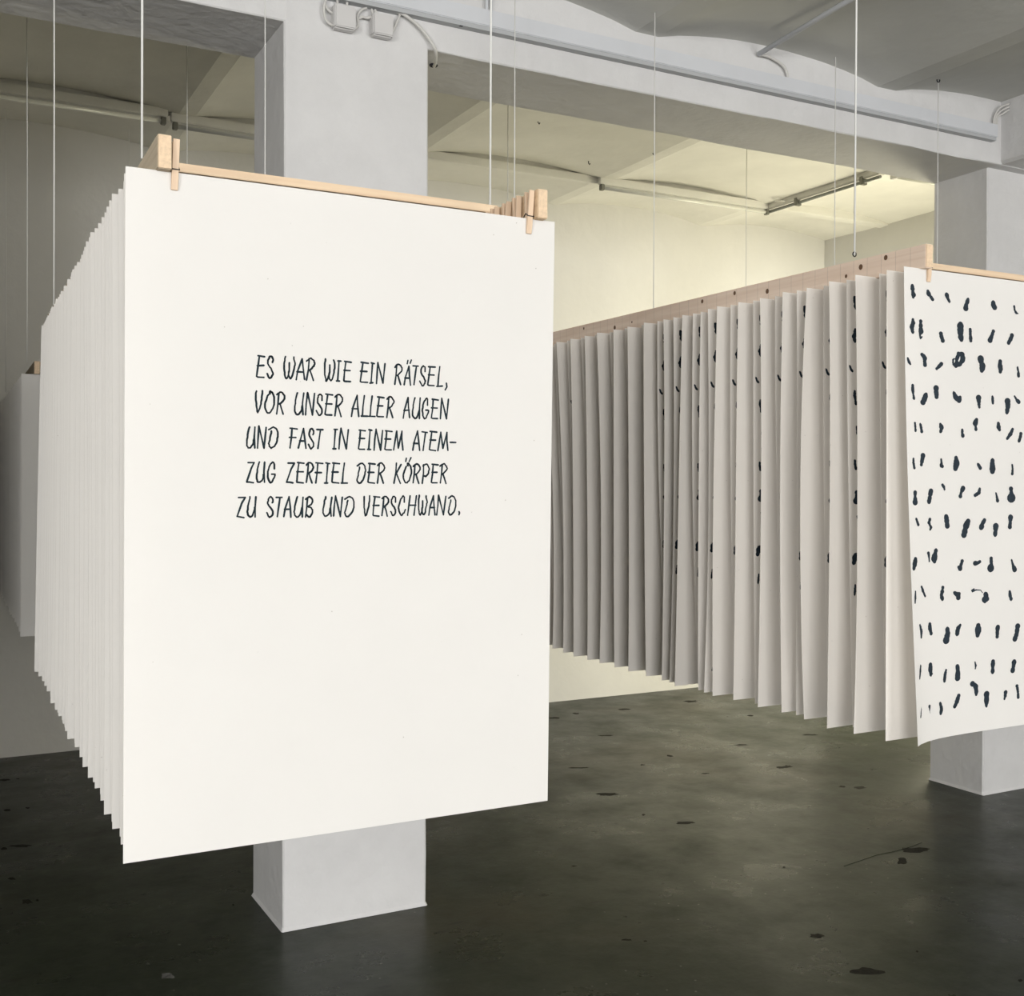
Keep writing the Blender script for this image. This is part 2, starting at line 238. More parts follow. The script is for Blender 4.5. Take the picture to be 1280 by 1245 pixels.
def rough_wall(x0, y0, x1, y1, z0, z1, th, nx=60, nz=24, amp=.006):
    """wall facing the room, gently uneven plaster; thickness goes to the outside (right-hand side of p0->p1)"""
    b = nb(); d = Vector((x1-x0, y1-y0, 0)); L = d.length; d.normalize(); nn = Vector((d.y, -d.x, 0))
    g = []
    for j in range(nz+1):
        row = []
        for i in range(nx+1):
            p = Vector((x0, y0, 0))+d*(L*i/nx)+Vector((0, 0, z0+(z1-z0)*j/nz))
            row.append(b.verts.new(p+nn*amp*noise.noise(p*1.3)))
        g.append(row)
    for j in range(nz):
        for i in range(nx): b.faces.new((g[j][i], g[j][i+1], g[j+1][i+1], g[j+1][i])).smooth = True
    o0 = [b.verts.new(v.co+nn*th) for v in (g[0][0], g[0][-1], g[-1][-1], g[-1][0])]
    b.faces.new(o0[::-1])
    b.faces.new([*[v for v in g[0]][::-1], o0[0], o0[1]]); b.faces.new([*g[-1], o0[2], o0[3]])
    b.faces.new([*[g[j][0] for j in range(nz+1)], o0[3], o0[0]]); b.faces.new([*[g[j][-1] for j in range(nz, -1, -1)], o0[1], o0[2]])
    bmesh.ops.recalc_face_normals(b, faces=b.faces[:])
    return b
structure('wall_back', rough_wall(XR, YB, XL, YB, -.05, 3.7, -.2), plaster)
structure('wall_right', rough_wall(XR, YF, XR, YB, -.05, 3.7, .2), plaster)
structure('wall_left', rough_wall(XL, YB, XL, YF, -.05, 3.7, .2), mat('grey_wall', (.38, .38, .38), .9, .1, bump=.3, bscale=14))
structure('wall_front', rough_wall(XL, YF, XR, YF, -.05, 3.7, .2), plaster)

structure('added_shade_wall', box(nb(), XL, .04, BY0+.02, BY1-.02, 0, BZ+.01, bev=.01), plaster)  # unseen wall, added to keep daylight off the rear-left bay
RIBS = [-5.23, -3.94, -2.65, -1.36, -.07, 1.22, 2.51, 3.80, 5.09, 6.38]
def vault(y0, y1, zr, rise, hw, name, ny, m):
    """shallow vaults between flat ribs, barrel axis along the room depth"""
    b = nb(); xs = []
    for a, c in zip(RIBS[:-1], RIBS[1:]):
        xs += [(a-hw, zr), (a+hw, zr)] if a == RIBS[0] else [(a+hw, zr)]
        n = 12; x0, x1 = a+hw, c-hw
        for i in range(1, n):
            t = i/n; xs.append((x0+(x1-x0)*t, zr+.004+(rise-.004)*4*t*(1-t)))
        xs.append((c-hw, zr))
    g = []
    for j in range(ny+1):
        y = y0+(y1-y0)*j/ny
        g.append([b.verts.new((x, y, z+.006*noise.noise(Vector((x*1.7, y*1.7, 3))))) for x, z in xs])
    for j in range(ny):
        for i in range(len(xs)-1):
            f = b.faces.new((g[j][i], g[j][i+1], g[j+1][i+1], g[j+1][i])); f.smooth = True
    rx = {round(v[0], 4) for v in xs if v[1] == zr}
    for e in b.edges:
        if round(e.verts[0].co.x, 4) in rx and abs(e.verts[0].co.x-e.verts[1].co.x) < 1e-5: e.smooth = False
    top = []
    for j in (0, ny): top.append([b.verts.new((xs[i][0], y0+(y1-y0)*j/ny, 3.75)) for i in (0, -1)])
    b.faces.new((top[0][0], top[0][1], top[1][1], top[1][0]))
    b.faces.new([*g[0][::-1], top[0][0], top[0][1]]); b.faces.new([*g[-1], top[1][1], top[1][0]])
    b.faces.new([*[r[0] for r in g], top[1][0], top[0][0]]); b.faces.new([*[r[-1] for r in g][::-1], top[0][1], top[1][1]])
    return structure(name, b, m)
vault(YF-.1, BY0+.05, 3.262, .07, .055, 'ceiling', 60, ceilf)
vault(BY1-.05, YB+.1, 3.412, .056, .042, 'ceiling', 20, ceilm)

# main beam with slightly worn edges, the beam meeting it at the right column, and the shallow rear rib
def beam(name, x0, x1, y0, y1, z0, z1, m, n=70, along='x'):
    b = nb(); secs = []
    L = (x1-x0) if along == 'x' else (y1-y0)
    for i in range(n+1):
        s = L*i/n; j = [.005*noise.noise(Vector((s*3, k*7.1, 2))) for k in range(4)]
        if along == 'x': pr = [(x0+s, y0+j[0], z0+.004), (x0+s, y0+.004, z0+j[1]), (x0+s, y1-.004, z0+j[2]), (x0+s, y1+j[3], z0+.004), (x0+s, y1, z1), (x0+s, y0, z1)]
        else: pr = [(x1+j[0], y0+s, z0+.012), (x1-.012, y0+s, z0+j[1]), (x0+.012, y0+s, z0+j[2]), (x0+j[3], y0+s, z0+.012), (x0, y0+s, z1), (x1, y0+s, z1)]
        secs.append([b.verts.new(p) for p in pr])
    for a, c in zip(secs[:-1], secs[1:]):
        for k in range(6): b.faces.new((a[k], a[(k+1) % 6], c[(k+1) % 6], c[k]))
    b.faces.new(secs[0][::-1]); b.faces.new(secs[-1])
    bmesh.ops.recalc_face_normals(b, faces=b.faces[:])
    return structure(name, b, m)
beam('trim_1', XL, XR, BY0, BY1, BZ, 3.7, colm)
beam('trim_2', 4.548, 4.95, YF, BY0, BZ+.005, 3.6, colm, along='y')
beam('trim_3', XL, XR, 5.985, 6.07, 3.408, 3.6, ceilm)

def column(x0, x1, y0, y1, label):
    b = nb(); n = 24; secs = []
    for i in range(n):
        z = ([.001, .006, .014, .03]+[.03+(BZ-.03)*q/(n-4) for q in range(1, n-4)]+[3.25])[i]
        e = .006*max(0, 1-z/.014)      # paint skirt spreading at the foot
        cs = []
        for sx, sy_ in ((x0-e, y0-e), (x1+e, y0-e), (x1+e, y1+e), (x0-e, y1+e)):
            cx = (x0+x1)/2; cyy = (y0+y1)/2
            jx = .0035*noise.noise(Vector((sx*5, z*2.6, sy_*3)))*(i < n-2); bx = .006
            sgx = -1 if sx < cx else 1; sgy = -1 if sy_ < cyy else 1
            two = [(sx+jx, sy_-sgy*bx, z), (sx-sgx*bx, sy_+jx, z)]
            if sgx*sgy < 0: two.reverse()
            cs += two
        secs.append([b.verts.new(p) for p in cs])
    for a, c in zip(secs[:-1], secs[1:]):
        for k in range(8): b.faces.new((a[k], a[(k+1) % 8], c[(k+1) % 8], c[k]))
    b.faces.new(secs[0][::-1]); b.faces.new(secs[-1])
    bmesh.ops.recalc_face_normals(b, faces=b.faces[:])
    o = obj('concrete_column', b, colm); tag(o, label, 'column'); return o
column(1.060, 1.580, 3.6348, 4.01, 'square whitewashed concrete column rising behind the lettered paper stack')
column(4.535, 5.06, 3.695, 4.02, 'square whitewashed concrete column at the right behind the ink-marked sheet')

# ------------------------------------------------------------------ services on the beam
FY = BY0-.002
t = thing('cable_trunking', 'long pale grey square cable trunking fixed along the face of the concrete beam', 'trunking', (1.0, FY, 3.13))
b = box(nb(), 0.0, 3.485, -.036, 0, .012, .072, bev=.003); obj('cover', b, trunkm, t)
b = box(nb(), 0.0, 3.480, -.030, 0, -.003, .012); obj('underside_shade_strip', b, mat('shaded_trunking_underside', (.45, .46, .47), .6), t)  # darker grey strip painting the shadow groove and shaded underside of the cover
for x in (.695,):
    b = box(nb(), x-.006, x+.006, -.0285, -.02, -.004, .004); obj('clip', b, darksteel, t)

def junction_box(x, z, s, label, cables, r=.0045):
    t = thing('junction_box', label, 'junction box', (x, FY, z))
    b = box(nb(), -s/2, s/2, -.035, 0, -s/2, s/2, bev=.006); obj('body', b, boxm, t)
    b = box(nb(), -s/2+.002, s/2-.002, -.043, -.0352, -s/2+.002, s/2-.002, bev=.004); obj('lid', b, boxm, t)
    for c in cables: obj('cable', tube(nb(), smooth_path(c), r), cablem, t)
junction_box(1.259, 3.068, .079, 'square white junction box, the left one of two on the column top',
    [[(-.05, -.02, .085), (-.068, -.018, .03), (-.062, -.018, -.015), (-.036, -.018, -.03)],
     [(-.02, -.018, .036), (-.022, -.012, .09)], [(.012, -.018, .036), (.016, -.012, .09)],
     [(.036, -.018, -.028), (.052, -.018, -.012), (.050, -.018, .02), (.066, -.016, .045), (.085, -.012, .055)],
     [(-.064, -.012, .04), (-.052, -.016, .02), (-.038, -.018, .012)]])
junction_box(1.395, 3.068, .076, 'square white junction box, the right one of two on the column top',
    [[(-.036, -.018, .028), (-.05, -.018, .02), (-.066, -.014, .022), (-.085, -.01, .012)],
     [(-.03, -.018, .036), (-.034, -.014, .055)], [(-.014, -.018, .036), (-.022, -.014, .056)],
     [(.036, -.018, -.022), (.046, -.018, -.0), (.064, -.016, .040), (.07, -.012, .056)]])
# cable from the trunking over the column edge into the beam underside
t = thing('power_cable', 'white cable arching from the trunking to a hole under the beam', 'cable', (1.5, FY, 3.1))
obj('cable', tube(nb(), smooth_path([(-.045, -.012, .032), (-.02, -.016, .027), (.03, -.018, .0), (.071, -.018, -.037), (.098, -.016, -.072), (.125, .04, -.086), (.150, .11, -.080), (.153, .122, -.064)]), .006), cablem, t)
obj('grommet', tube(nb(), [(.153+.012*math.cos(a), .122+.012*math.sin(a), -.0725) for a in [k*PI/6 for k in range(12)]], .004, 6, True), darkm, t)

t = thing('electrical_conduit', 'grey conduit pipe running across the vault to the beam with a short loop', 'conduit', (3.06, BY0, 3.285))
obj('pipe', tube(nb(), [(0, -.012, -.004), (.004, -.5, .026), (.004, -1.5, .028), (.004, -5, .028)], .0105, 10), trunkm, t)
obj('loop', tube(nb(), smooth_path([(.0, -.02, -.008), (.06, -.016, -.008), (.13, -.014, -.03), (.155, -.012, -.065), (.15, -.012, -.085)]), .006), cablem, t)
t = thing('electrical_conduit', 'short grey conduit stub dropping into the trunking right of the junction boxes', 'conduit', (1.80, BY0, 3.26))
obj('pipe', tube(nb(), smooth_path([(-.03, -.4, .055), (-.02, -.06, .05), (0, -.02, .02), (.0, -.018, -.058)]), .006), trunkm, t)
obj('pipe', tube(nb(), smooth_path([(.0, -.4, .055), (.0, -.06, .05), (.018, -.02, .02), (.018, -.018, -.058)]), .006), trunkm, t)
t = thing('power_cable', 'bundle of bent cables at the trunking end beside the right column', 'cable', (4.49, BY0, 3.2))
for k in range(3):
    obj('cable', tube(nb(), smooth_path([(-.012+k*.011, -.016, .0), (-.006+k*.011, -.018, .045), (.015+k*.01, -.03, .085-k*.012), (.055, -.05, .105-k*.014)]), .0048), cablem, t)
tag(obj('pipe_stub', tube(nb(), [(.618, YB-.14, 3.405), (.618, YB, 3.405)], .038, 20), plaster), 'short white pipe stub sticking out of the back wall under the ceiling', 'pipe')

# fluorescent fittings of the rear bay
def fitting(x0, x1, y, z, label, tube_r=.012, left_cap=True, right_cap=True, tm=None):
    t = thing('fluorescent_fitting', label, 'light fitting', (x0, y, z)); L = x1-x0
    obj('housing', box(nb(), 0, L, -.035, 0, 0, .048, bev=.004), ceilm, t)
    obj('lamp_tube', tube(nb(), [(.03, -.02, -.02), (L-.03, -.02, -.02)], tube_r, 12), tm or tubem, t)
    for on, xx in ((left_cap, .01), (right_cap, L-.035)):
        if on: obj('lamp_holder', box(nb(), xx, xx+.025, -.036, -.004, -.038, -.001, bev=.003), bracketm, t)
fitting(-1.30, 1.125, 5.984, 3.388, 'dusty white fluorescent fitting on the dim rear ceiling left of the first column')
fitting(1.14, 2.45, 5.984, 3.371, 'thin fluorescent fitting with a silvery tube, half hidden by the first column')
b = nb(); box(b, 2.46, 3.815, 5.955, 5.984, 3.385, 3.432, bev=.004)
tag(obj('trunking_batten', b, ceilm), 'plain flat batten along the rear ceiling between the first column and fluorescent fitting', 'batten')
fitting(3.74, 5.11, 5.953, 3.376, 'white fluorescent fitting with dark end holders above the wooden batten')
t = thing('fluorescent_fitting', 'long fitting pointing to the viewer with grey tube and two clamps', 'light fitting', (5.12, 4.93, 3.372))
obj('housing', box(nb(), -.03, .03, 0, 1.02, .004, .046, bev=.005), ceilm, t)
obj('lamp_tube', tube(nb(), [(-.012, .0, -.012), (-.012, 1.0, -.012)], .010, 12), tubedark, t)
for yy in (.14, .72): obj('clamp', box(nb(), -.034, .010, yy-.014, yy+.014, -.03, .02, bev=.003), bracketm, t)
t = thing('fluorescent_fitting', 'short white fluorescent fitting beside the right column under the rear ceiling', 'light fitting', (5.27, 4.97, 3.40))
obj('housing', box(nb(), 0, .95, -.03, .03, .01, .048, bev=.004), ceilm, t)
obj('lamp_tube', tube(nb(), [(.02, 0, -.008), (.93, 0, -.008)], .012, 12), tubem, t)
obj('lamp_holder', box(nb(), -.012, .014, -.03, .03, -.022, .03, bev=.003), boxm, t)

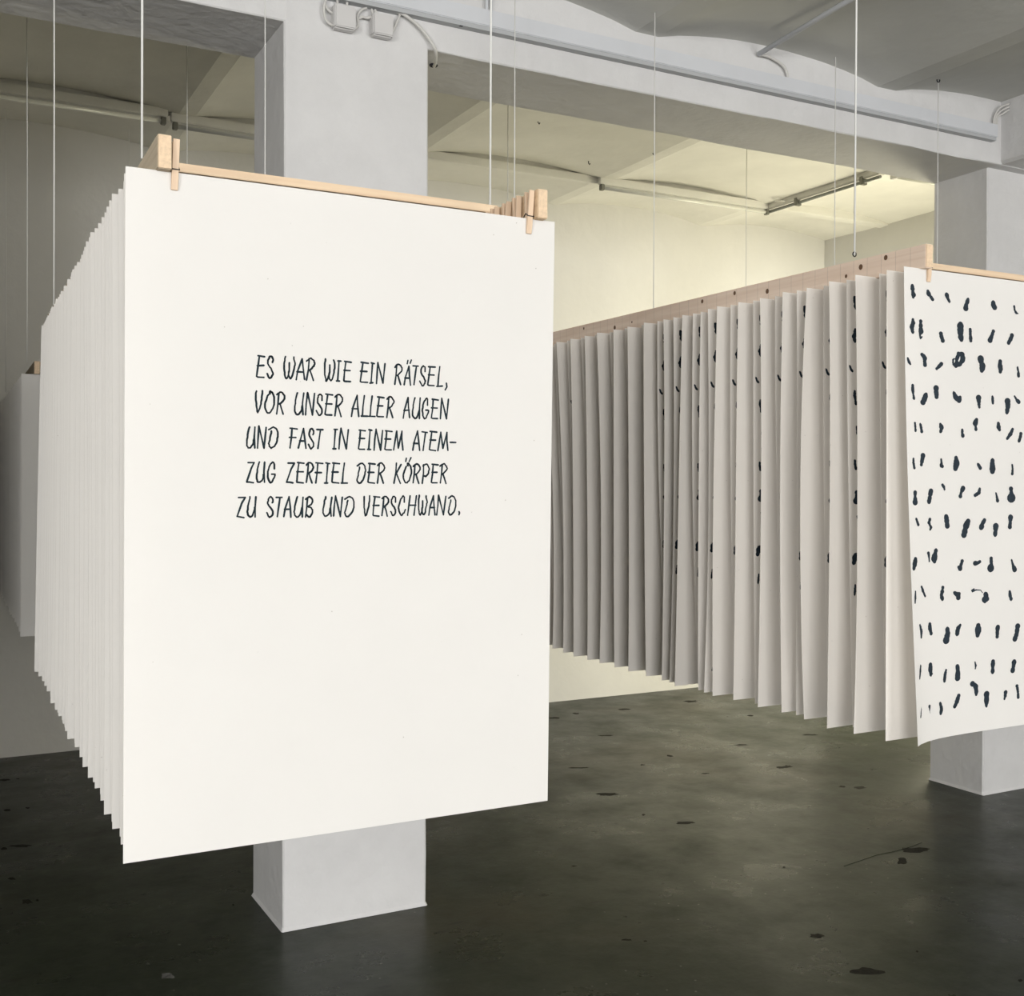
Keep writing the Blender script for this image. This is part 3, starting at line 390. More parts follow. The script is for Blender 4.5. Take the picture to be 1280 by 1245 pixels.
# ------------------------------------------------------------------ paper sheets
DATA = {"text":[[1910,16900,2010,16890],[1930,16890,1910,16740,1890,16590,1910,16580,2000,16580],[1900,16750,2000,16760],[2130,16810,2130,16820,2140,16840,2140,16860,2130,16880,2120,16900,2110,16900,2090,16900,2080,16890,2080,16870,2070,16860,2060,16840,2060,16820,2060,16800,2060,16790,2070,16770,2090,16740,2110,16720,2120,16690,2130,16670,2140,16650,2140,16630,2130,16620,2120,16600,2110,16580,2100,16580,2090,16570,2080,16580,2070,16590,2060,16620,2050,16640],[2330,16910,2320,16880,2320,16850,2310,16810,2310,16760,2310,16720,2320,16670,2320,16630,2330,16600,2340,16580,2350,16580,2360,16590,2370,16610,2380,16640,2380,16680,2390,16710,2390,16750,2390,16790,2390,16820],[2390,16710,2390,16690,2380,16660,2380,16630,2390,16610,2400,16590,2410,16580,2420,16590,2430,16610,2440,16630,2450,16670,2460,16710,2470,16750,2470,16770,2480,16790,2480,16820,2470,16850,2460,16880,2460,16910],[2500,16570,2520,16700,2590,16890,2610,16730,2630,16580],[2510,16690,2610,16690],[2700,16880,2690,16730,2660,16570],[2660,16860,2670,16870,2690,16880,2700,16900,2710,16900,2730,16910,2740,16900,2750,16890,2770,16880,2780,16870,2780,16850,2790,16840,2790,16820,2780,16810,2780,16790,2760,16780,2750,16760,2720,16730,2710,16720],[2710,16730,2740,16660,2770,16570],[2960,16910,2960,16880,2950,16850,2950,16810,2950,16760,2950,16720,2950,16670,2960,16630,2970,16600,2970,16570,2980,16570,2990,16590,3000,16610,3010,16640,3020,16670,3030,16710,3030,16750,3030,16790,3030,16820],[3030,16710,3020,16690,3020,16660,3020,16630,3030,16600,3040,16590,3050,16580,3060,16590,3070,16600,3080,16630,3090,16670,3100,16710,3100,16750,3110,16770,3110,16790,3110,16810,3110,16850,3100,16880,3090,16900],[3160,16890,3210,16890],[3180,16890,3160,16590],[3140,16580,3190,16580],[3270,16890,3380,16880],[3290,16880,3270,16730,3260,16590,3270,16580,3370,16580],[3260,16750,3360,16750],[3540,16890,3660,16880],[3570,16880,3550,16730,3530,16590,3550,16580,3650,16580],[3530,16750,3640,16750],[3710,16890,3760,16880],[3730,16880,3710,16580],[3690,16570,3740,16580],[3800,16570,3810,16740,3820,16900,3910,16580],[3910,16580,3940,16890],[4140,16870,4130,16720,4110,16570],[4110,16840,4120,16850,4130,16870,4140,16880,4160,16890,4170,16890,4180,16890,4200,16880,4210,16870,4220,16850,4230,16840,4230,16820,4230,16810,4230,16800,4220,16780,4210,16770,4190,16750,4170,16730,4150,16710],[4160,16720,4180,16660,4210,16570],[4270,16570,4290,16690,4350,16870,4360,16720,4380,16570],[4280,16680,4360,16680],[4420,16880,4510,16880],[4480,16880,4460,16740,4440,16580],[4630,16800,4630,16810,4630,16830,4630,16850,4630,16870,4610,16880,4600,16890,4590,16880,4580,16870,4570,16860,4570,16850,4560,16830,4560,16810,4560,16790,4560,16780,4570,16760,4580,16740,4610,16710,4620,16680,4630,16660,4640,16650,4630,16630,4630,16610,4620,16600,4610,16580,4600,16570,4590,16570,4580,16570,4570,16590,4550,16620,4540,16640],[4690,16880,4810,16880],[4720,16880,4700,16730,4680,16590,4700,16580,4790,16580],[4690,16750,4790,16750],[4890,16890,4870,16730,4860,16580],[4840,16570,4940,16580],[4330,16960,4320,16910],[4390,16970,4370,16920],[5010,16630,5020,16570,4990,16520],[1890,16370,1880,16340,1880,16310,1880,16280,1880,16240,1890,16190,1890,16150,1900,16100,1900,16070,1910,16050,1920,16070,1940,16110,1950,16150,1960,16180,1960,16210,1970,16250,1970,16290,1980,16340,1980,16380],[2080,16330,2060,16310,2050,16280,2040,16240,2030,16220,2020,16190,2020,16160,2020,16130,2030,16100,2040,16080,2050,16060,2060,16050,2070,16050,2090,16050,2110,16070,2120,16090,2140,16120,2150,16150,2160,16180,2160,16210,2160,16240,2160,16270,2160,16290,2150,16320,2140,16340,2130,16360,2110,16370,2100,16380,2090,16370,2090,16360,2090,16350,2090,16350,2100,16340,2100,16340],[2230,16350,2220,16200,2200,16040],[2200,16330,2210,16340,2220,16350,2240,16360,2250,16370,2260,16370,2270,16370,2290,16360,2300,16340,2310,16330,2320,16320,2320,16300,2320,16290,2320,16270,2310,16260,2300,16240,2280,16220,2260,16200,2240,16190],[2250,16200,2270,16130,2300,16040],[2520,16370,2510,16340,2500,16300,2490,16250,2490,16210,2480,16160,2480,16120,2480,16090,2490,16070,2500,16050,2510,16040,2520,16040,2530,16040,2550,16050,2560,16070,2580,16090,2590,16120,2590,16160,2600,16190],[2620,16370,2600,16210,2610,16040],[2650,16040,2660,16210,2680,16380,2760,16040],[2760,16040,2790,16370],[2910,16270,2910,16290,2910,16310,2910,16330,2910,16340,2890,16360,2880,16360,2870,16360,2860,16350,2850,16340,2850,16320,2840,16300,2840,16280,2840,16270,2840,16250,2840,16230,2860,16210,2880,16180,2900,16150,2910,16130,2910,16120,2910,16100,2910,16080,2900,16060,2890,16050,2880,16040,2870,16040,2860,16040,2850,16060,2830,16090,2820,16110],[2970,16370,3080,16360],[3000,16360,2980,16200,2960,16060,2980,16050,3070,16050],[2970,16220,3070,16220],[3150,16350,3140,16200,3120,16040],[3120,16330,3130,16340,3140,16350,3150,16360,3170,16370,3180,16370,3190,16370,3210,16360,3220,16340,3230,16330,3240,16320,3240,16300,3240,16290,3240,16270,3230,16260,3220,16240,3200,16220,3180,16200,3160,16180],[3160,16200,3190,16130,3220,16030],[3390,16040,3410,16170,3480,16370,3490,16210,3510,16040],[3400,16160,3500,16160],[3600,16370,3580,16210,3570,16060],[3550,16050,3660,16050],[3730,16370,3710,16210,3700,16060],[3680,16050,3780,16050],[3820,16360,3930,16350],[3850,16350,3830,16200,3810,16060,3830,16050,3920,16050],[3820,16220,3910,16220],[4010,16350,4000,16200,3980,16040],[3980,16330,3990,16340,4000,16350,4010,16360,4020,16370,4040,16370,4050,16370,4060,16360,4070,16350,4080,16330,4090,16320,4100,16300,4100,16290,4090,16270,4080,16260,4070,16240,4060,16220,4030,16200,4020,16190],[4020,16200,4050,16130,4080,16040],[4260,16040,4280,16170,4340,16370,4350,16210,4370,16050],[4270,16160,4360,16170],[4460,16370,4450,16340,4440,16300,4430,16250,4430,16210,4420,16160,4420,16120,4420,16090,4430,16070,4440,16060,4450,16050,4460,16040,4470,16040,4490,16050,4500,16070,4510,16090,4520,16130,4530,16160,4540,16190],[4550,16370,4540,16210,4540,16040],[4680,16260,4680,16280,4680,16310,4680,16340,4680,16350,4670,16370,4660,16370,4650,16360,4640,16340,4620,16320,4610,16290,4600,16260,4600,16220,4590,16190,4590,16160,4600,16130,4600,16090,4610,16070,4620,16050,4630,16040,4650,16050,4660,16060,4670,16090,4690,16130,4700,16160,4700,16170,4700,16170,4690,16180,4680,16180,4660,16180,4650,16180],[4760,16360,4870,16350],[4780,16360,4770,16200,4750,16060,4770,16050,4860,16050],[4750,16220,4850,16220],[4910,16050,4920,16210,4930,16380,5020,16050],[5020,16050,5050,16370],[1790,15830,1780,15810,1770,15770,1760,15720,1760,15680,1750,15640,1750,15600,1750,15570,1750,15550,1760,15540,1770,15520,1790,15520,1800,15520,1810,15530,1820,15550,1840,15570,1850,15600,1850,15640,1860,15660],[1870,15830,1860,15680,1870,15520],[1910,15520,1920,15680,1930,15850,2010,15520],[2010,15520,2040,15830],[2120,15780,2120,15750,2110,15720,2100,15680,2100,15650,2090,15620,2080,15590,2090,15570,2090,15550,2100,15540,2110,15530,2120,15520,2130,15530,2150,15540,2170,15550,2180,15570,2200,15600,2210,15640,2210,15670,2220,15690,2220,15720,2220,15740,2220,15760,2210,15790,2200,15810,2190,15820,2170,15830,2150,15840,2130,15830,2100,15810,2080,15800],[2410,15830,2520,15820],[2440,15830,2430,15680,2410,15530],[2400,15690,2500,15690],[2540,15530,2570,15650,2620,15830,2640,15680,2660,15530],[2560,15640,2640,15640],[2770,15740,2780,15760,2780,15780,2780,15800,2770,15810,2760,15830,2750,15830,2740,15830,2730,15820,2720,15810,2720,15790,2710,15770,2710,15760,2710,15740,2710,15730,2720,15710,2730,15690,2750,15660,2770,15630,2780,15610,2780,15600,2780,15580,2780,15560,2770,15550,2760,15540,2750,15530,2740,15520,2730,15530,2720,15550,2710,15570,2700,15590],[2830,15820,2930,15820],[2890,15820,2870,15680,2850,15530],[3110,15830,3160,15830],[3130,15830,3110,15540],[3090,15530,3140,15530],[3190,15530,3200,15690,3220,15850,3310,15530],[3310,15530,3340,15830],[3520,15830,3620,15820],[3540,15830,3530,15680,3510,15540,3530,15530,3610,15530],[3520,15700,3610,15700],[3680,15840,3730,15830],[3700,15830,3680,15540],[3660,15530,3710,15530],[3770,15520,3780,15690,3800,15850,3880,15520],[3880,15520,3910,15830],[3960,15830,4070,15820],[3980,15830,3970,15680,3950,15540,3970,15530,4060,15530],[3950,15700,4050,15700],[4100,15530,4150,15830,4180,15560,4240,15830,4240,15690,4260,15530],[4430,15530,4450,15650,4510,15840,4530,15690,4550,15530],[4440,15640,4530,15640],[4590,15830,4680,15820],[4650,15820,4630,15680,4610,15530],[4730,15840,4850,15830],[4760,15830,4740,15680,4720,15550,4740,15540,4830,15530],[4730,15700,4830,15700],[4870,15530,4920,15830,4960,15570,5030,15830,5030,15690,5050,15540],[5090,15670,5190,15670],[1770,15300,1860,15300,1820,15220,1750,15010,1790,15010,1850,15000],[1940,15310,1930,15280,1920,15240,1910,15200,1910,15160,1900,15120,1900,15080,1900,15060,1910,15040,1910,15020,1920,15010,1940,15010,1950,15010,1960,15020,1980,15030,1990,15050,2000,15080,2000,15120,2010,15140],[2020,15310,2010,15160,2020,15010],[2170,15210,2170,15230,2170,15260,2170,15280,2160,15300,2150,15310,2140,15310,2130,15300,2110,15280,2100,15260,2090,15240,2080,15200,2070,15170,2070,15140,2070,15110,2070,15080,2080,15050,2090,15030,2100,15010,2110,15000,2130,15010,2140,15020,2150,15050,2170,15080,2180,15110,2180,15120,2180,15130,2180,15130,2160,15130,2150,15130,2130,15130],[2380,15300,2480,15300,2430,15210,2360,15010,2410,15010,2460,15000],[2530,15310,2630,15300],[2550,15300,2530,15150,2520,15010,2530,15010,2620,15000],[2520,15170,2620,15170],[2700,15300,2690,15150,2670,15010],[2670,15270,2670,15280,2690,15300,2700,15310,2710,15310,2720,15310,2730,15310,2750,15300,2760,15290,2770,15270,2770,15260,2780,15250,2780,15230,2770,15220,2770,15210,2760,15190,2740,15170,2720,15160,2710,15140],[2710,15150,2730,15080,2760,15000],[2820,15310,2930,15300],[2850,15300,2840,15160,2820,15000],[2810,15160,2910,15160],[2980,15310,3040,15300],[3010,15300,2990,15010],[2960,15000,3010,15000],[3090,15310,3200,15300],[3110,15300,3090,15150,3080,15020,3090,15010,3190,15000],[3080,15170,3180,15170],[3280,15310,3260,15160,3250,15010],[3230,15000,3330,15000],[3530,15250,3530,15230,3520,15190,3510,15160,3510,15120,3500,15090,3490,15060,3490,15040,3500,15020,3510,15010,3520,15000,3530,15000,3540,15000,3560,15010,3570,15030,3590,15050,3600,15080,3610,15110,3620,15140,3620,15170,3630,15190,3630,15210,3620,15240,3620,15260,3610,15280,3590,15300,3580,15310,3560,15310,3530,15300,3510,15280,3490,15270],[3680,15310,3790,15300],[3700,15300,3690,15150,3670,15020,3690,15010,3780,15000],[3670,15170,3770,15170],[3860,15300,3850,15160,3830,15000],[3830,15280,3840,15290,3850,15300,3860,15310,3880,15320,3890,15320,3900,15320,3910,15310,3930,15290,3940,15280,3940,15270,3950,15250,3950,15240,3940,15220,3940,15210,3920,15190,3910,15180,3880,15160,3870,15140],[3870,15160,3900,15090,3930,15000],[4150,15320,4140,15160,4110,15000],[4230,15300,4150,15160,4220,15000],[4320,15270,4310,15250,4300,15220,4290,15200,4280,15170,4270,15140,4270,15120,4270,15090,4280,15060,4290,15040,4300,15020,4310,15010,4320,15010,4340,15010,4350,15030,4370,15040,4380,15070,4390,15100,4400,15130,4410,15160,4410,15190,4410,15210,4400,15240,4400,15260,4390,15280,4370,15300,4360,15320,4350,15320,4340,15320,4340,15310,4340,15300,4340,15290,4350,15280,4350,15280],[4470,15290,4460,15150,4440,15010],[4440,15270,4450,15280,4460,15290,4480,15300,4490,15310,4500,15310,4510,15310,4530,15300,4540,15290,4550,15270,4560,15260,4560,15250,4560,15230,4560,15220,4550,15210,4540,15190,4520,15170,4500,15150,4480,15140],[4490,15150,4510,15080,4540,15000],[4620,15300,4620,15160,4600,15000],[4610,15280,4620,15290,4640,15300,4660,15310,4680,15310,4690,15300,4700,15280,4710,15260,4720,15240,4720,15220,4710,15200,4710,15170,4700,15150,4690,15140,4670,15120,4660,15110,4640,15120,4630,15120,4620,15130],[4770,15310,4880,15300],[4790,15310,4780,15160,4760,15020,4780,15010,4860,15010],[4770,15180,4860,15180],[4950,15300,4940,15160,4920,15010],[4910,15280,4920,15290,4940,15300,4950,15310,4960,15310,4980,15320,4990,15320,5000,15310,5010,15290,5030,15280,5030,15260,5040,15250,5040,15240,5030,15220,5020,15210,5010,15200,4990,15180,4970,15160,4960,15140],[4960,15160,4990,15090,5020,15000],[4320,15400,4310,15350],[4400,15410,4370,15350],[1630,14780,1730,14780,1680,14700,1610,14500,1660,14490,1710,14480],[1800,14790,1800,14770,1790,14730,1780,14690,1770,14650,1770,14600,1760,14570,1770,14540,1770,14520,1780,14510,1790,14500,1800,14490,1810,14490,1830,14500,1840,14510,1850,14540,1860,14570,1870,14600,1870,14630],[1890,14790,1880,14640,1880,14490],[2140,14700,2150,14710,2150,14730,2150,14750,2140,14770,2130,14780,2120,14790,2110,14790,2100,14780,2090,14770,2080,14750,2080,14730,2070,14710,2070,14700,2070,14690,2080,14670,2100,14640,2120,14620,2140,14590,2150,14570,2150,14550,2150,14540,2150,14520,2130,14500,2120,14490,2110,14490,2100,14480,2090,14490,2080,14500,2070,14530,2060,14550],[2200,14780,2290,14780],[2260,14780,2240,14640,2220,14490],[2320,14490,2340,14610,2400,14790,2420,14640,2430,14480],[2330,14600,2420,14600],[2530,14790,2520,14760,2510,14720,2500,14680,2490,14640,2490,14600,2480,14560,2490,14530,2490,14510,2500,14500,2510,14490,2520,14480,2540,14480,2550,14490,2570,14510,2580,14530,2590,14560,2600,14600,2600,14620],[2620,14780,2610,14640,2610,14480],[2690,14770,2680,14630,2660,14480],[2660,14750,2670,14760,2690,14770,2700,14780,2720,14790,2740,14780,2750,14770,2760,14760,2770,14740,2770,14730,2770,14710,2760,14690,2750,14670,2730,14660,2710,14650,2700,14640,2710,14630,2730,14630,2750,14620,2760,14600,2770,14590,2770,14570,2770,14550,2760,14520,2750,14510,2740,14490,2730,14480,2710,14480,2700,14490,2680,14510,2670,14520],[2980,14790,2980,14760,2960,14730,2960,14690,2950,14640,2940,14600,2940,14570,2940,14540,2950,14520,2960,14500,2970,14490,2980,14490,2990,14490,3010,14500,3020,14510,3040,14530,3050,14560,3050,14600,3060,14620],[3080,14780,3060,14640,3070,14490],[3110,14490,3120,14640,3140,14800,3220,14480],[3220,14480,3250,14780],[3340,14730,3330,14700,3330,14670,3320,14640,3310,14600,3300,14570,3290,14540,3300,14520,3300,14510,3310,14490,3320,14480,3330,14480,3350,14480,3360,14490,3380,14510,3400,14530,3420,14560,3430,14590,3440,14620,3440,14640,3440,14670,3440,14690,3440,14710,3430,14740,3420,14760,3410,14770,3390,14780,3370,14790,3340,14780,3310,14760,3290,14750],[3610,14790,3610,14770,3610,14740,3610,14710,3610,14670,3610,14620,3620,14580,3620,14540,3630,14500,3630,14490,3650,14500,3660,14540,3670,14580,3680,14610,3690,14640,3690,14680,3700,14720,3700,14770,3700,14800],[3770,14790,3870,14780],[3790,14780,3770,14640,3760,14500,3770,14490,3860,14480],[3760,14650,3860,14650],[3940,14780,3930,14640,3910,14490],[3910,14760,3920,14760,3930,14780,3950,14790,3960,14790,3970,14790,3980,14790,3990,14780,4000,14770,4010,14760,4020,14740,4020,14730,4020,14710,4020,14700,4010,14690,4000,14670,3980,14660,3970,14640,3950,14620],[3950,14640,3980,14570,4000,14480],[4140,14700,4140,14720,4140,14740,4140,14760,4140,14770,4120,14790,4110,14790,4100,14790,4090,14780,4090,14770,4080,14750,4070,14740,4070,14720,4070,14700,4070,14690,4080,14670,4090,14650,4120,14620,4130,14590,4140,14580,4140,14560,4140,14540,4140,14530,4130,14510,4120,14500,4110,14490,4100,14490,4090,14490,4080,14510,4070,14540,4060,14550],[4290,14700,4290,14720,4290,14750,4290,14780,4280,14790,4270,14800,4260,14790,4250,14770,4230,14750,4220,14720,4210,14680,4200,14650,4190,14610,4200,14580,4200,14560,4210,14540,4220,14520,4230,14500,4240,14490,4250,14490,4260,14500,4270,14520,4290,14530,4300,14560,4310,14580],[4390,14800,4350,14490],[4500,14800,4460,14490],[4370,14650,4490,14650],[4550,14810,4550,14780,4540,14750,4540,14710,4540,14670,4540,14630,4540,14590,4550,14550,4550,14520,4560,14500,4570,14490,4580,14510,4590,14530,4600,14550,4600,14590,4610,14620,4610,14660,4610,14690,4610,14720],[4610,14620,4600,14600,4600,14570,4600,14540,4610,14520,4620,14500,4630,14500,4640,14500,4650,14520,4660,14540,4660,14580,4670,14620,4680,14650,4680,14670,4690,14690,4690,14710,4680,14740,4670,14770,4670,14800],[4720,14490,4740,14620,4800,14800,4810,14650,4830,14490],[4740,14610,4820,14610],[4860,14490,4880,14650,4890,14810,4980,14490],[4980,14490,5020,14790],[5110,14730,5110,14710,5100,14680,5090,14640,5080,14610,5080,14580,5070,14550,5070,14530,5080,14510,5090,14500,5090,14490,5110,14490,5120,14490,5130,14500,5150,14520,5170,14540,5180,14560,5190,14600,5200,14630,5200,14650,5200,14670,5200,14700,5200,14720,5190,14740,5180,14760,5170,14780,5150,14790,5130,14800,5110,14790,5090,14770,5070,14760],[5260,14540,5270,14520,5260,14490]],"marks":[[230,375,26,238,446,32,246,496,23,264,567,35,253,618,20],[687,456,24,706,507,35,755,557,24,823,618,27],[1237,476,39,1275,557,27,1323,628,21],[1896,517,21,1874,578,33,1832,659,36,1820,729,42],[2685,527,34,2684,588,43,2722,638,46],[3354,567,19,3372,648,16,3420,709,22,3480,719,9],[240,1084,23,248,1155,32,206,1246,35,233,1358,23],[470,1104,29,467,1196,32,474,1317,38,442,1388,15,460,1469,15,501,1429,12],[1064,1307,27,1082,1378,39,1120,1469,33],[1660,1084,54,1657,1206,57,1664,1327,48,1691,1418,42],[1958,1175,27,1965,1277,24,1973,1348,30,1981,1418,30],[2688,1165,28,2645,1256,31,2582,1368,40],[3287,1216,37,3255,1287,37,3182,1388,34],[78,1905,17,106,1976,23,155,2026,18],[501,1803,29,579,1854,35,577,1945,32,585,2016,35],[1077,1966,30,1005,2026,30,934,2077,24],[1603,1722,39,1713,1733,42,1740,1834,42,1647,1935,36,1516,1986,36,1437,1945,18,1429,1864,15,1470,1834,12],[1602,1743,30,1540,1844,33,1548,1925,36],[2291,1793,67,2309,1884,30,2357,1945,55,2324,2047,43],[2911,1814,37,2908,1895,46,2926,1976,40,2914,2057,25],[3478,1915,16,3505,2006,22,3513,2107,28],[213,2462,23,211,2563,26,228,2655,15,246,2746,23],[609,2634,38,567,2725,41,515,2806,41],[913,2492,44,921,2573,42,928,2675,36],[1451,2553,21,1508,2655,42,1617,2725,39,1648,2655,36],[2229,2644,46,2237,2725,33,2254,2847,24],[2670,2594,18,2678,2675,25,2686,2756,18],[3158,2685,50,3175,2776,43,3153,2877,37,3141,2948,28],[3391,2563,16,3459,2644,25,3528,2685,41],[263,3252,18,271,3333,20,279,3414,18],[423,3262,18,451,3343,23,469,3425,26],[1043,3252,24,1081,3323,39,1049,3414,27],[1721,3354,24,1719,3414,21,1737,3485,36],[2167,3121,27,2124,3202,46,2143,3273,18,2151,3343,30],[2865,3181,25,2873,3262,37,2911,3333,22],[3332,3303,25,3269,3404,34,3157,3516,22],[3610,3394,28,3587,3495,28,3545,3566,25],[194,4002,18,192,4083,20,220,4195,23],[496,3931,41,474,4022,35,441,4124,26],[1064,4002,21,1073,4073,18,1061,4144,33,1111,4154,24],[1525,3961,42,1543,4073,54,1510,4195,42],[2222,4093,27,2290,4174,31],[2685,3992,34,2682,4103,46,2688,4245,58],[3332,4093,19,3350,4184,16,3337,4296,25],[227,4711,32,225,4792,23,222,4914,50],[738,4681,53,705,4782,33,672,4914,41],[1101,4549,24,1150,4600,24,1168,4650,15],[1749,4620,45,1687,4711,21,1665,4792,30],[2279,4630,21,2257,4721,31,2135,4772,30],[2807,4721,15,2835,4802,19,2863,4894,28],[3299,4630,40,3316,4742,37,3314,4833,75],[244,5258,18,272,5319,20,311,5390,23],[693,5279,24,662,5350,27,700,5410,18,729,5451,24,698,5502,18],[1215,5228,42,1232,5319,45,1250,5431,48],[1912,5339,45,1839,5461,55,1785,5633,57],[2442,5319,40,2381,5390,34,2339,5481,46],[2809,5461,59,2807,5552,37,2794,5653,43],[3294,5248,47,3292,5339,31,3279,5481,40],[184,6109,35,152,6201,52,109,6312,31],[636,5998,24,654,6089,17,662,6170,14],[888,5937,32,856,6028,39,824,6120,60,832,6180,35],[1732,6201,29,1690,6292,29,1668,6363,43,1609,6322,21],[2150,6261,36,2230,6261,29,2301,6231,36],[2672,6170,29,2680,6282,29,2657,6403,62],[3351,6221,15,3399,6342,22,3456,6444,44],[148,6788,14,136,6910,21,123,7021,14],[380,6697,21,428,6788,24,506,6910,17],[1109,6748,25,1087,6839,32,1055,6920,32,1094,7001,32],[1486,6879,25,1565,6920,39,1636,6910,29,1614,6991,43],[2047,6859,14,2117,6829,14,2076,6879,14,2187,6849,11,2337,6859,7,2405,6920,7],[2504,6960,47,2552,7062,44,2472,7072,47,2491,7133,22],[3305,6930,30,3323,7021,30,3361,7112,30],[302,7508,21,340,7609,31,337,7771,17],[662,7508,31,660,7599,42,708,7710,35],[1259,7639,35,1277,7751,43,1224,7893,57],[1691,7589,25,1609,7670,39,1586,7791,36],[2279,7639,51,2277,7751,58,2265,7852,36],[2928,7710,48,2915,7822,37,2913,7923,29],[3597,7730,45,3574,7882,37,3511,8014,45],[284,8349,17,262,8470,21,228,8622,14],[673,8379,38,671,8480,42,708,8622,32],[1230,8541,21,1198,8632,28,1175,8774,28],[1611,8490,39,1629,8602,43,1626,8744,47],[2192,8440,14,2220,8521,18,2209,8592,11],[2792,8470,48,2789,8582,40,2786,8713,37],[3510,8521,48,3488,8632,33,3466,8723,41],[2122,8916,43,2231,8967,44,2258,9098,36,2257,9169,22],[2606,9189,51,2605,9281,51,2611,9463,22],[3246,9200,33,3235,9281,26,3213,9352,18],[3629,9088,26,3666,9220,22,3683,9352,26],[296,9220,14,264,9321,17,231,9433,14],[635,9260,28,712,9392,35],[1035,9240,25,1083,9362,35,1061,9463,28],[1668,9139,36,1615,9260,39,1543,9362,29]],"EX":[1.781,1.794,1.805],"tab":[[1.7814,1.8019,1.8328],[1.7763,1.7782,1.7834],[1.7766,1.8064,None],[1.7665,1.7775,1.7662],[1.769,1.7918,None],[1.7681,1.7719,1.7625],[1.7779,1.7998,None],[1.7795,1.7641,1.7853],[1.7754,1.7911,1.7955],[1.7774,1.7761,1.7852],[1.7785,1.8004,None],[1.7787,1.7845,1.7812],[1.7829,1.7962,1.8002],[1.7788,1.776,1.7772],[1.7814,1.7921,None],[1.7755,1.7697,1.7722],[1.7713,1.7845,1.7729],[1.7868,1.7808,1.7831],[1.7863,1.7944,None],[1.7876,1.7774,1.7652],[1.783,1.7911,1.7813],[1.7829,1.7896,1.7837],[None,1.8009,None],[None,1.7779,1.7892],[None,None,None],[None,1.7824,1.7842],[None,None,None],[None,1.7832,1.7904],[None,None,None],[None,1.7888,1.7889],[None,None,None],[None,1.7909,1.7908],[None,None,None],[None,1.788,1.7907],[None,None,None],[None,1.7977,1.8004],[None,None,None],[None,1.8089,1.8084]]}
TH = .0006
class Sheet:
    """a hanging sheet; X(w) of the left edge at three heights, width at top and bottom, forward curl"""
    def __init__(s, y, zt, zb, ex, wt=.70, wb=.70, curl=0, back=0, bow=0, seed=0):
        s.y, s.zt, s.zb, s.ex, s.wt, s.wb, s.curl, s.back, s.bow, s.seed = y, zt, zb, ex, wt, wb, curl, back, bow, seed
    def pos(s, u, w, off=0):
        e0, e1, e2 = s.ex; ex = e0*(1-w)*(1-2*w)+e1*4*w*(1-w)+e2*w*(2*w-1)
        W = s.wt+(s.wb-s.wt)*w; f = u/.70
        x = ex*(1-f)+(e0+s.wt+(s.wb-s.wt)*w+(ex-e0)*0)*f if f <= 1 else ex+W
        y = s.y-s.curl*w*w*math.exp(-u/.07)+s.back*w*w+s.bow*math.sin(u*6+s.seed)*w+.0012*math.sin(w*5+s.seed*2)
        return Vector((x, y-off, s.zt+(s.zb-s.zt)*w))
def sheet_mesh(s, origin, nx=8, nz=12):
    b = nb(); us = [.70*(i/nx)**1.4 for i in range(nx+1)]; F, B = [], []
    for j in range(nz+1):
        F.append([b.verts.new(s.pos(u, j/nz, TH/2)-origin) for u in us]); B.append([b.verts.new(s.pos(u, j/nz, -TH/2)-origin) for u in us])
    for j in range(nz):
        for i in range(nx):
            b.faces.new((F[j][i], F[j+1][i], F[j+1][i+1], F[j][i+1])).smooth = True
            b.faces.new((B[j][i], B[j][i+1], B[j+1][i+1], B[j+1][i])).smooth = True
        b.faces.new((F[j][0], B[j][0], B[j+1][0], F[j+1][0])); b.faces.new((F[j][-1], F[j+1][-1], B[j+1][-1], B[j][-1]))
    for i in range(nx):
        b.faces.new((F[0][i], F[0][i+1], B[0][i+1], B[0][i])); b.faces.new((F[-1][i], B[-1][i], B[-1][i+1], F[-1][i+1]))
    for e in b.edges:
        if len({f.smooth for f in e.link_faces}) == 2: e.smooth = False
    return b
def marks_mesh(s, origin, marks, umax=9, n=11, seed=5):
    rnd = random.Random(seed); b = nb()
    def disc(u, w, r, off):
        if u-r > umax: return
        r *= rnd.uniform(.78, 1.2); a0 = rnd.random()*6
        vs = [b.verts.new(s.pos(max(u+r*math.cos(a0+k*2*PI/n)*1.3, .0005), w+(r*math.sin(a0+k*2*PI/n))/(s.zt-s.zb), TH/2+off)-origin) for k in range(n)]
        b.faces.new(vs[::-1])
    for m in marks:
        P = [(m[i]*1e-4, m[i+1]*1e-4, m[i+2]*1e-4*1.3) for i in range(0, len(m), 3)]
        if min(q[0] for q in P) > umax: continue
        for (u0, w0, r0), (u1, w1, r1) in zip(P[:-1], P[1:]):
            d = math.hypot(u1-u0, (w1-w0)*.98); k = max(2, int(d/(.45*max(.0012, min(r0, r1)))))
            for i in range(k+1):
                t = i/k; disc(u0+(u1-u0)*t+rnd.uniform(-.0003, .0003), w0+(w1-w0)*t, r0+(r1-r0)*t, .0003+rnd.random()*.00008)
        for _ in range(2):       # stray hairs of the brush
            u, w, r = rnd.choice(P); a = rnd.random()*2*PI; L = r+rnd.uniform(.001, .004)
            for i in range(6): t = i/5; disc(u+math.cos(a)*L*t, w+math.sin(a)*L*t, .0004*(1.2-t), .0003)
    for f in b.faces: f.normal_update()
    return b
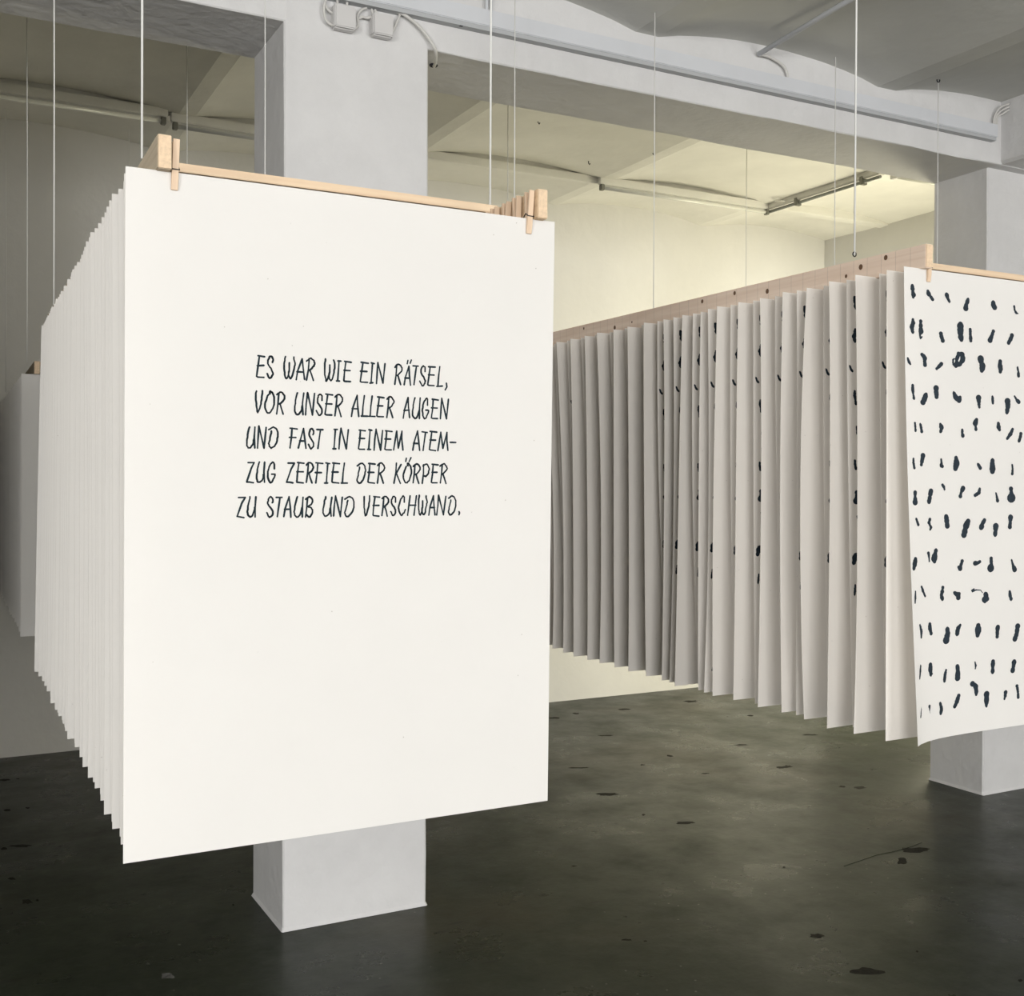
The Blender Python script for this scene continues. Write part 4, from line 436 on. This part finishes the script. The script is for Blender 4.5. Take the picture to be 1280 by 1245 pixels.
def text_mesh(s, origin, strokes, r=.0015):
    rnd = random.Random(2); b = nb()
    for st in strokes:
        P = [(st[i]*1e-4, (s.zt-st[i+1]*1e-4)/(s.zt-s.zb)) for i in range(0, len(st), 2)]
        h = s.zt-s.zb; tot = sum(math.hypot(c[0]-a[0], (c[1]-a[1])*h) for a, c in zip(P[:-1], P[1:])); run = 0; ph = rnd.random()*6
        for (u0, w0), (u1, w1) in zip(P[:-1], P[1:]):
            d = math.hypot(u1-u0, (w1-w0)*h)
            if d < 1e-6: continue
            k = max(2, int(d/.0011)); nx, nw = -(w1-w0)*h/d, (u1-u0)/d
            prev = None
            for i in range(k+1):
                t = i/k; q = run+d*t; rr = r*(.93+.13*math.sin(q*140+ph)+.05*noise.noise(Vector((q*300, ph, 0))))
                u, w = u0+(u1-u0)*t, w0+(w1-w0)*t
                pair = [b.verts.new(s.pos(u+sg*nx*rr, w+sg*nw*rr/h, TH/2+.0003)-origin) for sg in (1, -1)]
                if prev: b.faces.new((prev[0], pair[0], pair[1], prev[1]))
                prev = pair
            for u, w in ((u0, w0), (u1, w1)):
                vs = [b.verts.new(s.pos(u+r*.92*math.cos(a*PI/4), w+r*.92*math.sin(a*PI/4)/h, TH/2+.00035)-origin) for a in range(8)]
                b.faces.new(vs)
            run += d
    bmesh.ops.recalc_face_normals(b, faces=b.faces[:])
    for f in b.faces:
        f.normal_update()
        if f.normal.y > 0: f.normal_flip()
    return b

def make_pin(x, y, zt, label, rnd, group='wooden clothespins holding the sheets', tilt=0):
    """spring clothespin gripping the sheet's upper edge: two jaws and a wire spring"""
    t = thing('clothespin', label, 'clothespin', (x, y, zt), group)
    for sg, ph in ((-1, 0), (1, 1)):
        b = nb(); w2 = .0048
        prof = [(-.026, .0004, .0036), (-.012, .0004, .0058), (.0, .0006, .0062), (.02, .0022, .0078), (.046, .0062, .0098)]
        a = []
        for z, yi, yo in prof: a.append([b.verts.new((xx, sg*yy, z)) for xx, yy in ((-w2, yi), (w2, yi), (w2, yo), (-w2, yo))])
        for p, q in zip(a[:-1], a[1:]):
            for k in range(4): b.faces.new((p[k], p[(k+1) % 4], q[(k+1) % 4], q[k]))
        b.faces.new(a[0][::-1]); b.faces.new(a[-1]); bmesh.ops.recalc_face_normals(b, faces=b.faces[:])
        bmesh.ops.bevel(b, geom=b.edges[:], offset=.0005, segments=1, affect='EDGES')
        obj('jaw', b, pinw, t)
    b = nb(); tube(b, [(-.0056, -.0072, .003), (.0056, -.0072, .003)], .0008, 6)
    tube(b, [(.0056, -.0072, .003), (.0058, .0, .008), (.0056, .0072, .003)], .0008, 6); tube(b, [(-.0056, -.0072, .003), (-.0058, .0, .008), (-.0056, .0072, .003)], .0008, 6)
    tube(b, [(-.0056, .0072, .003), (.0056, .0072, .003)], .0008, 6)
    obj('spring', b, darksteel, t); t.rotation_euler = (0, tilt, rnd.uniform(-.05, .05))
    return t

def rope(x, y, z0, z1, label, group, eye=False, hook=False, r=.0019):
    t = thing('hanging_cord', label, 'cord', (x, y, z0), group)
    obj('cord', tube(nb(), [(0, 0, 0), (0.001, 0, (z1-z0)*.5), (0, 0, z1-z0)], r, 8), ropem, t)
    if eye: obj('eye_ring', tube(nb(), [(.005*math.cos(k*PI/6), 0, .002+.005*math.sin(k*PI/6)) for k in range(12)], .0014, 6, True), darksteel, t)
    if hook:
        obj('ceiling_hook', tube(nb(), [(.009*math.cos(k*PI/6), 0, z1-z0-.012+.009*math.sin(k*PI/6)) for k in range(12)], .003, 6, True), darksteel, t)

def rails(nm, x, y0, L, zt, drift, m, where, knots=None, lm=None, bars=((.193, 'front'), (1.84, 'rear'))):
    """two long battens carrying the sheets and two thin cross battens resting on them"""
    for k, (dx, side) in enumerate(((.0435, 'left'), (.660, 'right'))):
        t = thing('wooden_rail', f'long {side} rail of {where}', 'rail', (x+dx, y0, zt-.0008), 'rails carrying the hanging sheets')
        mm = (lm or m) if side == 'left' else m
        obj('batten', box(nb(), 0, .020, 0, L, 0, .049, dx=drift, bev=.0015), mm, t)
        obj('sawn_end', box(nb(), .0012, .0188, -.0006, .001, .0012, .0478), endw, t)
        if knots and side == 'left':
            for ky, kz, kr in knots:
                b = nb(); vs = [b.verts.new((-.0006, ky+kr*math.cos(a*PI/5), kz+kr*1.1*math.sin(a*PI/5))) for a in range(10)]; b.faces.new(vs)
                obj('knot', b, knotm, t)
    for yy, nmn in bars:
        d = drift*yy/L
        t = obj('cross_batten', box(nb(), .062 if nm == 'b' else .018, .640, -.010, .010, 0, .014, bev=.001), barw, loc=(x+.0405+d, y0+yy+.008, zt+.0497))
        tag(t, f'wooden cross batten across the {nmn} of {where}', 'batten', 'cross battens')

rnd = random.Random(11)
def interp(T, v):
    if v <= T[0][0]: return T[0][1]
    for (a, b_), (c, d) in zip(T[:-1], T[1:]):
        if v <= c: return b_+(d-b_)*(v-a)/(c-a)
    return T[-1][1]
# --- stack A: the lettered stack
AT = [(1.654, .254), (1.737, .2635), (1.77, .266), (1.82, .262), (1.91, .265), (2.0, .269), (2.13, .268), (2.27, .273), (2.41, .278), (2.62, .283), (2.80, .288), (3.07, .291), (3.39, .301), (3.6, .307)]
AB = [(1.654, .251), (1.74, .262), (1.83, .262), (1.99, .266), (2.2, .270), (2.36, .274), (2.66, .272), (2.89, .278), (3.17, .283), (3.39, .285)]
WA = 'the lettered paper stack'
NA = 44
for k in range(NA):
    y = 1.6543+.0427*k; j = 0 if k == 0 else rnd.uniform(-.003, .003)
    a, c = interp(AT, y)+j*.7, interp(AB, y)+j+(rnd.uniform(-.002, .002) if k else 0)
    if k % 2: c += .007
    s = Sheet(y, 1.9468+(0 if k == 0 else rnd.uniform(-.0012, .0012)), .9585, (a, (a+c)/2+(0 if k == 0 else rnd.uniform(-.002, .002)), c), .70, .690, back=0 if k == 0 else rnd.uniform(-.004, .004), seed=k)
    org = Vector((a, y, s.zt))
    o = obj('paper_sheet', sheet_mesh(s, org), paperm, loc=org)
    if k == 0:
        tag(o, 'large white sheet hand-lettered with a German sentence, fronting the left stack', 'paper')
        tx = obj('lettering', text_mesh(s, org, DATA['text']), inkm, o); tx['label'] = 'blue-black handwritten capitals in five lines'
    else:
        tag(o, f'blank white sheet edge, {ordinal(k)} behind the lettered front sheet', 'paper', 'sheets behind the lettered sheet')
rails('a', .2515, 1.638, 1.93, 1.9468, .032, railw, WA, lm=raildark)
for k in range(12):
    make_pin(.9035+.0007*k, 1.6543+.0427*k, 1.9468, ('wooden clothespin gripping the right top of the lettered sheet' if k == 0 else f'wooden clothespin inside the right rail, {ordinal(k)} behind the front one'), rnd, tilt=-.02 if k % 2 else .03)
for k in range(4):
    make_pin(.3215+.0007*k, 1.6543+.0427*k, 1.9468, ('brown clothespin gripping the left top of the lettered sheet' if k == 0 else f'wooden clothespin inside the left rail, {ordinal(k)} behind the brown front one'), rnd, tilt=.02)

# --- stack B: the ink-marked stack
WB = 'the ink-marked paper stack'
NB = 46; tab = DATA['tab']
extra = []
r2 = random.Random(9)
for row in range(13):
    w = .055+row*.0735
    for c in range(6):
        u = .405+c*.052+r2.uniform(-.012, .012); ww = w+r2.uniform(-.01, .01); a = r2.uniform(-.5, .5); L = r2.uniform(.014, .028)
        extra.append([int(u*1e4), int(ww*1e4), int(r2.uniform(18, 34)), int((u+L*.5*math.sin(a))*1e4), int((ww+L*.5)*1e4), int(r2.uniform(12, 28)), int((u+L*math.sin(a*.4))*1e4), int((ww+L)*1e4), int(r2.uniform(18, 40))])
allmarks = DATA['marks']+[m for m in extra if m[0] > 3950]
for k in range(NB):
    y = 1.654+.0402*k; marked = k % 2 == 0
    row = tab[k] if k < len(tab) else [None]*3
    d0 = 1.779+(.003 if marked else -.003)
    e0 = row[0] or d0+rnd.uniform(-.003, .003); e1 = row[1] or (e0+(.014 if marked else 0)+rnd.uniform(-.002, .004))
    e2 = row[2] or (e1+(.022 if marked else rnd.uniform(-.008, .006)))
    if marked and k: e0 = .4*e0+.6*e1
    if k > 22 and marked: e1 += .018; e2 += .02
    if k == 0: e0, e1, e2 = DATA['EX']
    s = Sheet(y, 1.949+(0 if k == 0 else rnd.uniform(-.0015, .0015)), .964+(0 if k == 0 else rnd.uniform(-.002, .002)), (e0, e1, e2), curl=.042 if k == 0 else rnd.uniform(-.004, .006), back=.019 if k == 0 else rnd.uniform(-.004, .006), bow=0 if k == 0 else .0025, seed=k)
    org = Vector((e0, y, s.zt))
    o = obj('paper_sheet', sheet_mesh(s, org, 12, 16), paperb if k else paperm, loc=org)
    if k == 0: tag(o, 'large white sheet covered in rows of black ink marks, fronting the right stack', 'paper')
    elif marked: tag(o, f'narrow shaded sheet edge with black ink marks, {ordinal(k)} behind the ink-marked front sheet', 'paper', 'sheets behind the ink-marked sheet')
    else: tag(o, f'plain sheet edge in warm bounced light, {ordinal(k)} behind the ink-marked front sheet', 'paper', 'sheets behind the ink-marked sheet')
    if marked and (k < 24 or k == 34 or k == 30):
        if k:
            mm = obj('ink_marks', marks_mesh(s, org, DATA['marks'], .055), inkm2, o); mm['kind'] = 'stuff'; mm['label'] = 'column of small black ink blots'
        else:
            for i, m_ in enumerate(allmarks): obj('ink_mark', marks_mesh(s, org, [m_], 9, seed=i), inkm2, o)
rails('b', 1.781, 1.636, 1.93, 1.949, 0, railb, WB, knots=[(0.108, 0.039, 0.0052), (0.18, 0.031, 0.0058), (0.224, 0.018, 0.004), (0.487, 0.024, 0.0058), (0.611, 0.038, 0.005), (0.744, 0.036, 0.005), (1.166, 0.018, 0.006), (1.342, 0.037, 0.004), (1.075, 0.023, 0.003)], lm=railb)
make_pin(1.8505, 1.654, 1.949, 'pale clothespin gripping the left top of the ink-marked front sheet', rnd)
make_pin(2.434, 1.654, 1.949, 'pale clothespin gripping the right top of the ink-marked front sheet', rnd)

# --- stack D behind the lettered stack, and the others of the grid that stand hidden behind the front stacks
def plain_stack(x, y0, zt, n, step, where, drift=.03, m=paperm):
    zb = zt-.989
    for k in range(n):
        y = y0+step*k; a = x+drift*k*step/1.9+rnd.uniform(-.004, .004)
        s = Sheet(y, zt-.0009-.0002*(k % 2), zb+rnd.uniform(-.002, .002), (a, a+rnd.uniform(-.003, .003), a+rnd.uniform(-.004, .004)), seed=k)
        org = Vector((a, y, s.zt)); o = obj('paper_sheet', sheet_mesh(s, org, 4, 6), m, loc=org)
        tag(o, f'blank sheet, {ordinal(k+1)} from the front of {where}', 'paper', 'sheets of '+where)
    rails('d', x, y0-.016, 1.93, zt, drift, raildark, where)
WD = 'the shaded stack at the far left'
plain_stack(.328, 4.57, 1.907, 24, .078, WD)
make_pin(.328+.071, 4.57, 1.907, 'small clothespin on the front sheet of the shaded far-left stack', rnd)
plain_stack(1.86, 4.60, 1.93, 8, .25, 'the hidden rear stack behind the middle', 0)
plain_stack(3.31, 1.66, 1.949, 8, .26, 'the third front stack beyond the right edge', 0)
plain_stack(3.33, 4.60, 1.93, 8, .25, 'the hidden rear stack at the right', 0)

# --- cords from the ceiling to the cross battens
G1 = 'white cords of the lettered stack'; G2 = 'white cords of the ink-marked stack'; G3 = 'cords of the stacks behind'
rope(.3065, 1.835, 2.0105, 3.30, 'thick white cord hanging down to the left rail of the lettered stack', G1)
rope(.3405, 3.52, 2.0105, 3.33, 'white cord meeting the far left end of the lettered stack', G1)
rope(.9300, 1.852, 2.0105, 3.32, 'thick white cord hanging down to the right rail of the lettered stack', G1, r=.002)
rope(.9520, 3.475, 2.0105, 3.31, 'thin white cord in front of the shaded side of the first column', G1)
rope(1.836, 1.847, 2.012, 3.325, 'white cord with metal eye above the near end of the wooden rail', G2, eye=True, r=.0021)
rope(1.836, 3.468, 2.0125, 3.32, 'faint white cord just right of the first column, behind the thick one', G2)
rope(2.430, 3.468, 2.0125, 3.30, 'thin white cord crossing the beam left of the ceiling conduit', G2)
rope(2.430, 1.837, 2.0125, 3.30, 'white cord at the right rail of the ink-marked stack', G2)
rope(3.36, 3.494, 2.012, 3.28, 'faint cord just left of the metal-eyed cord, rising past the beam', G3)
rope(3.965, 3.494, 2.012, 3.30, 'faint cord hanging from a small ceiling hook in front of the right column', G3, hook=True)
rope(.362, 4.755, 1.971, 3.45, 'faint cord holding the shaded far-left stack', G3)
rope(.975, 4.755, 1.971, 3.43, 'faint cord above the lettered sheet, left of the first column', G3)
rope(.385, 6.40, 1.971, 3.45, 'faintest cord at the left edge near the back wall', G3)
rope(1.0, 6.40, 1.971, 3.43, 'faint cord near the back wall beside the pipe stub', G3)
rope(2.50, 4.79, 1.995, 3.42, 'faint cord behind the clothespins of the right rail', G3)
rope(3.965, 4.79, 1.995, 3.43, 'faint cord in front of the bright rear wall above the wooden rail', G3)

# ------------------------------------------------------------------ odds and ends
for i, (x, y, z) in enumerate(((2.95, 5.3, 3.47), (3.55, 5.75, 3.445), (3.74, 5.35, 3.425))):
    tag(obj('screw_hook', tube(nb(), [(x, y, z+.01), (x, y, z-.012), (x+.008, y, z-.02), (x+.012, y, z-.012)], .0028, 6), darksteel), ['small dark hook in the rear ceiling just above the clothespins', 'small dark hook in the rear ceiling left of the fitting end', 'small dark hook on the rear ceiling rib'][i], 'hook', 'small ceiling hooks')
b = nb(); tube(b, smooth_path([(5.06, 5.80, 3.40), (5.03, 5.78, 3.392), (5.05, 5.74, 3.388), (5.09, 5.76, 3.392)]), .006, 6)
tag(obj('cable_tangle', b, cablem), 'small tangle of cable where two ceiling fittings meet', 'cable')
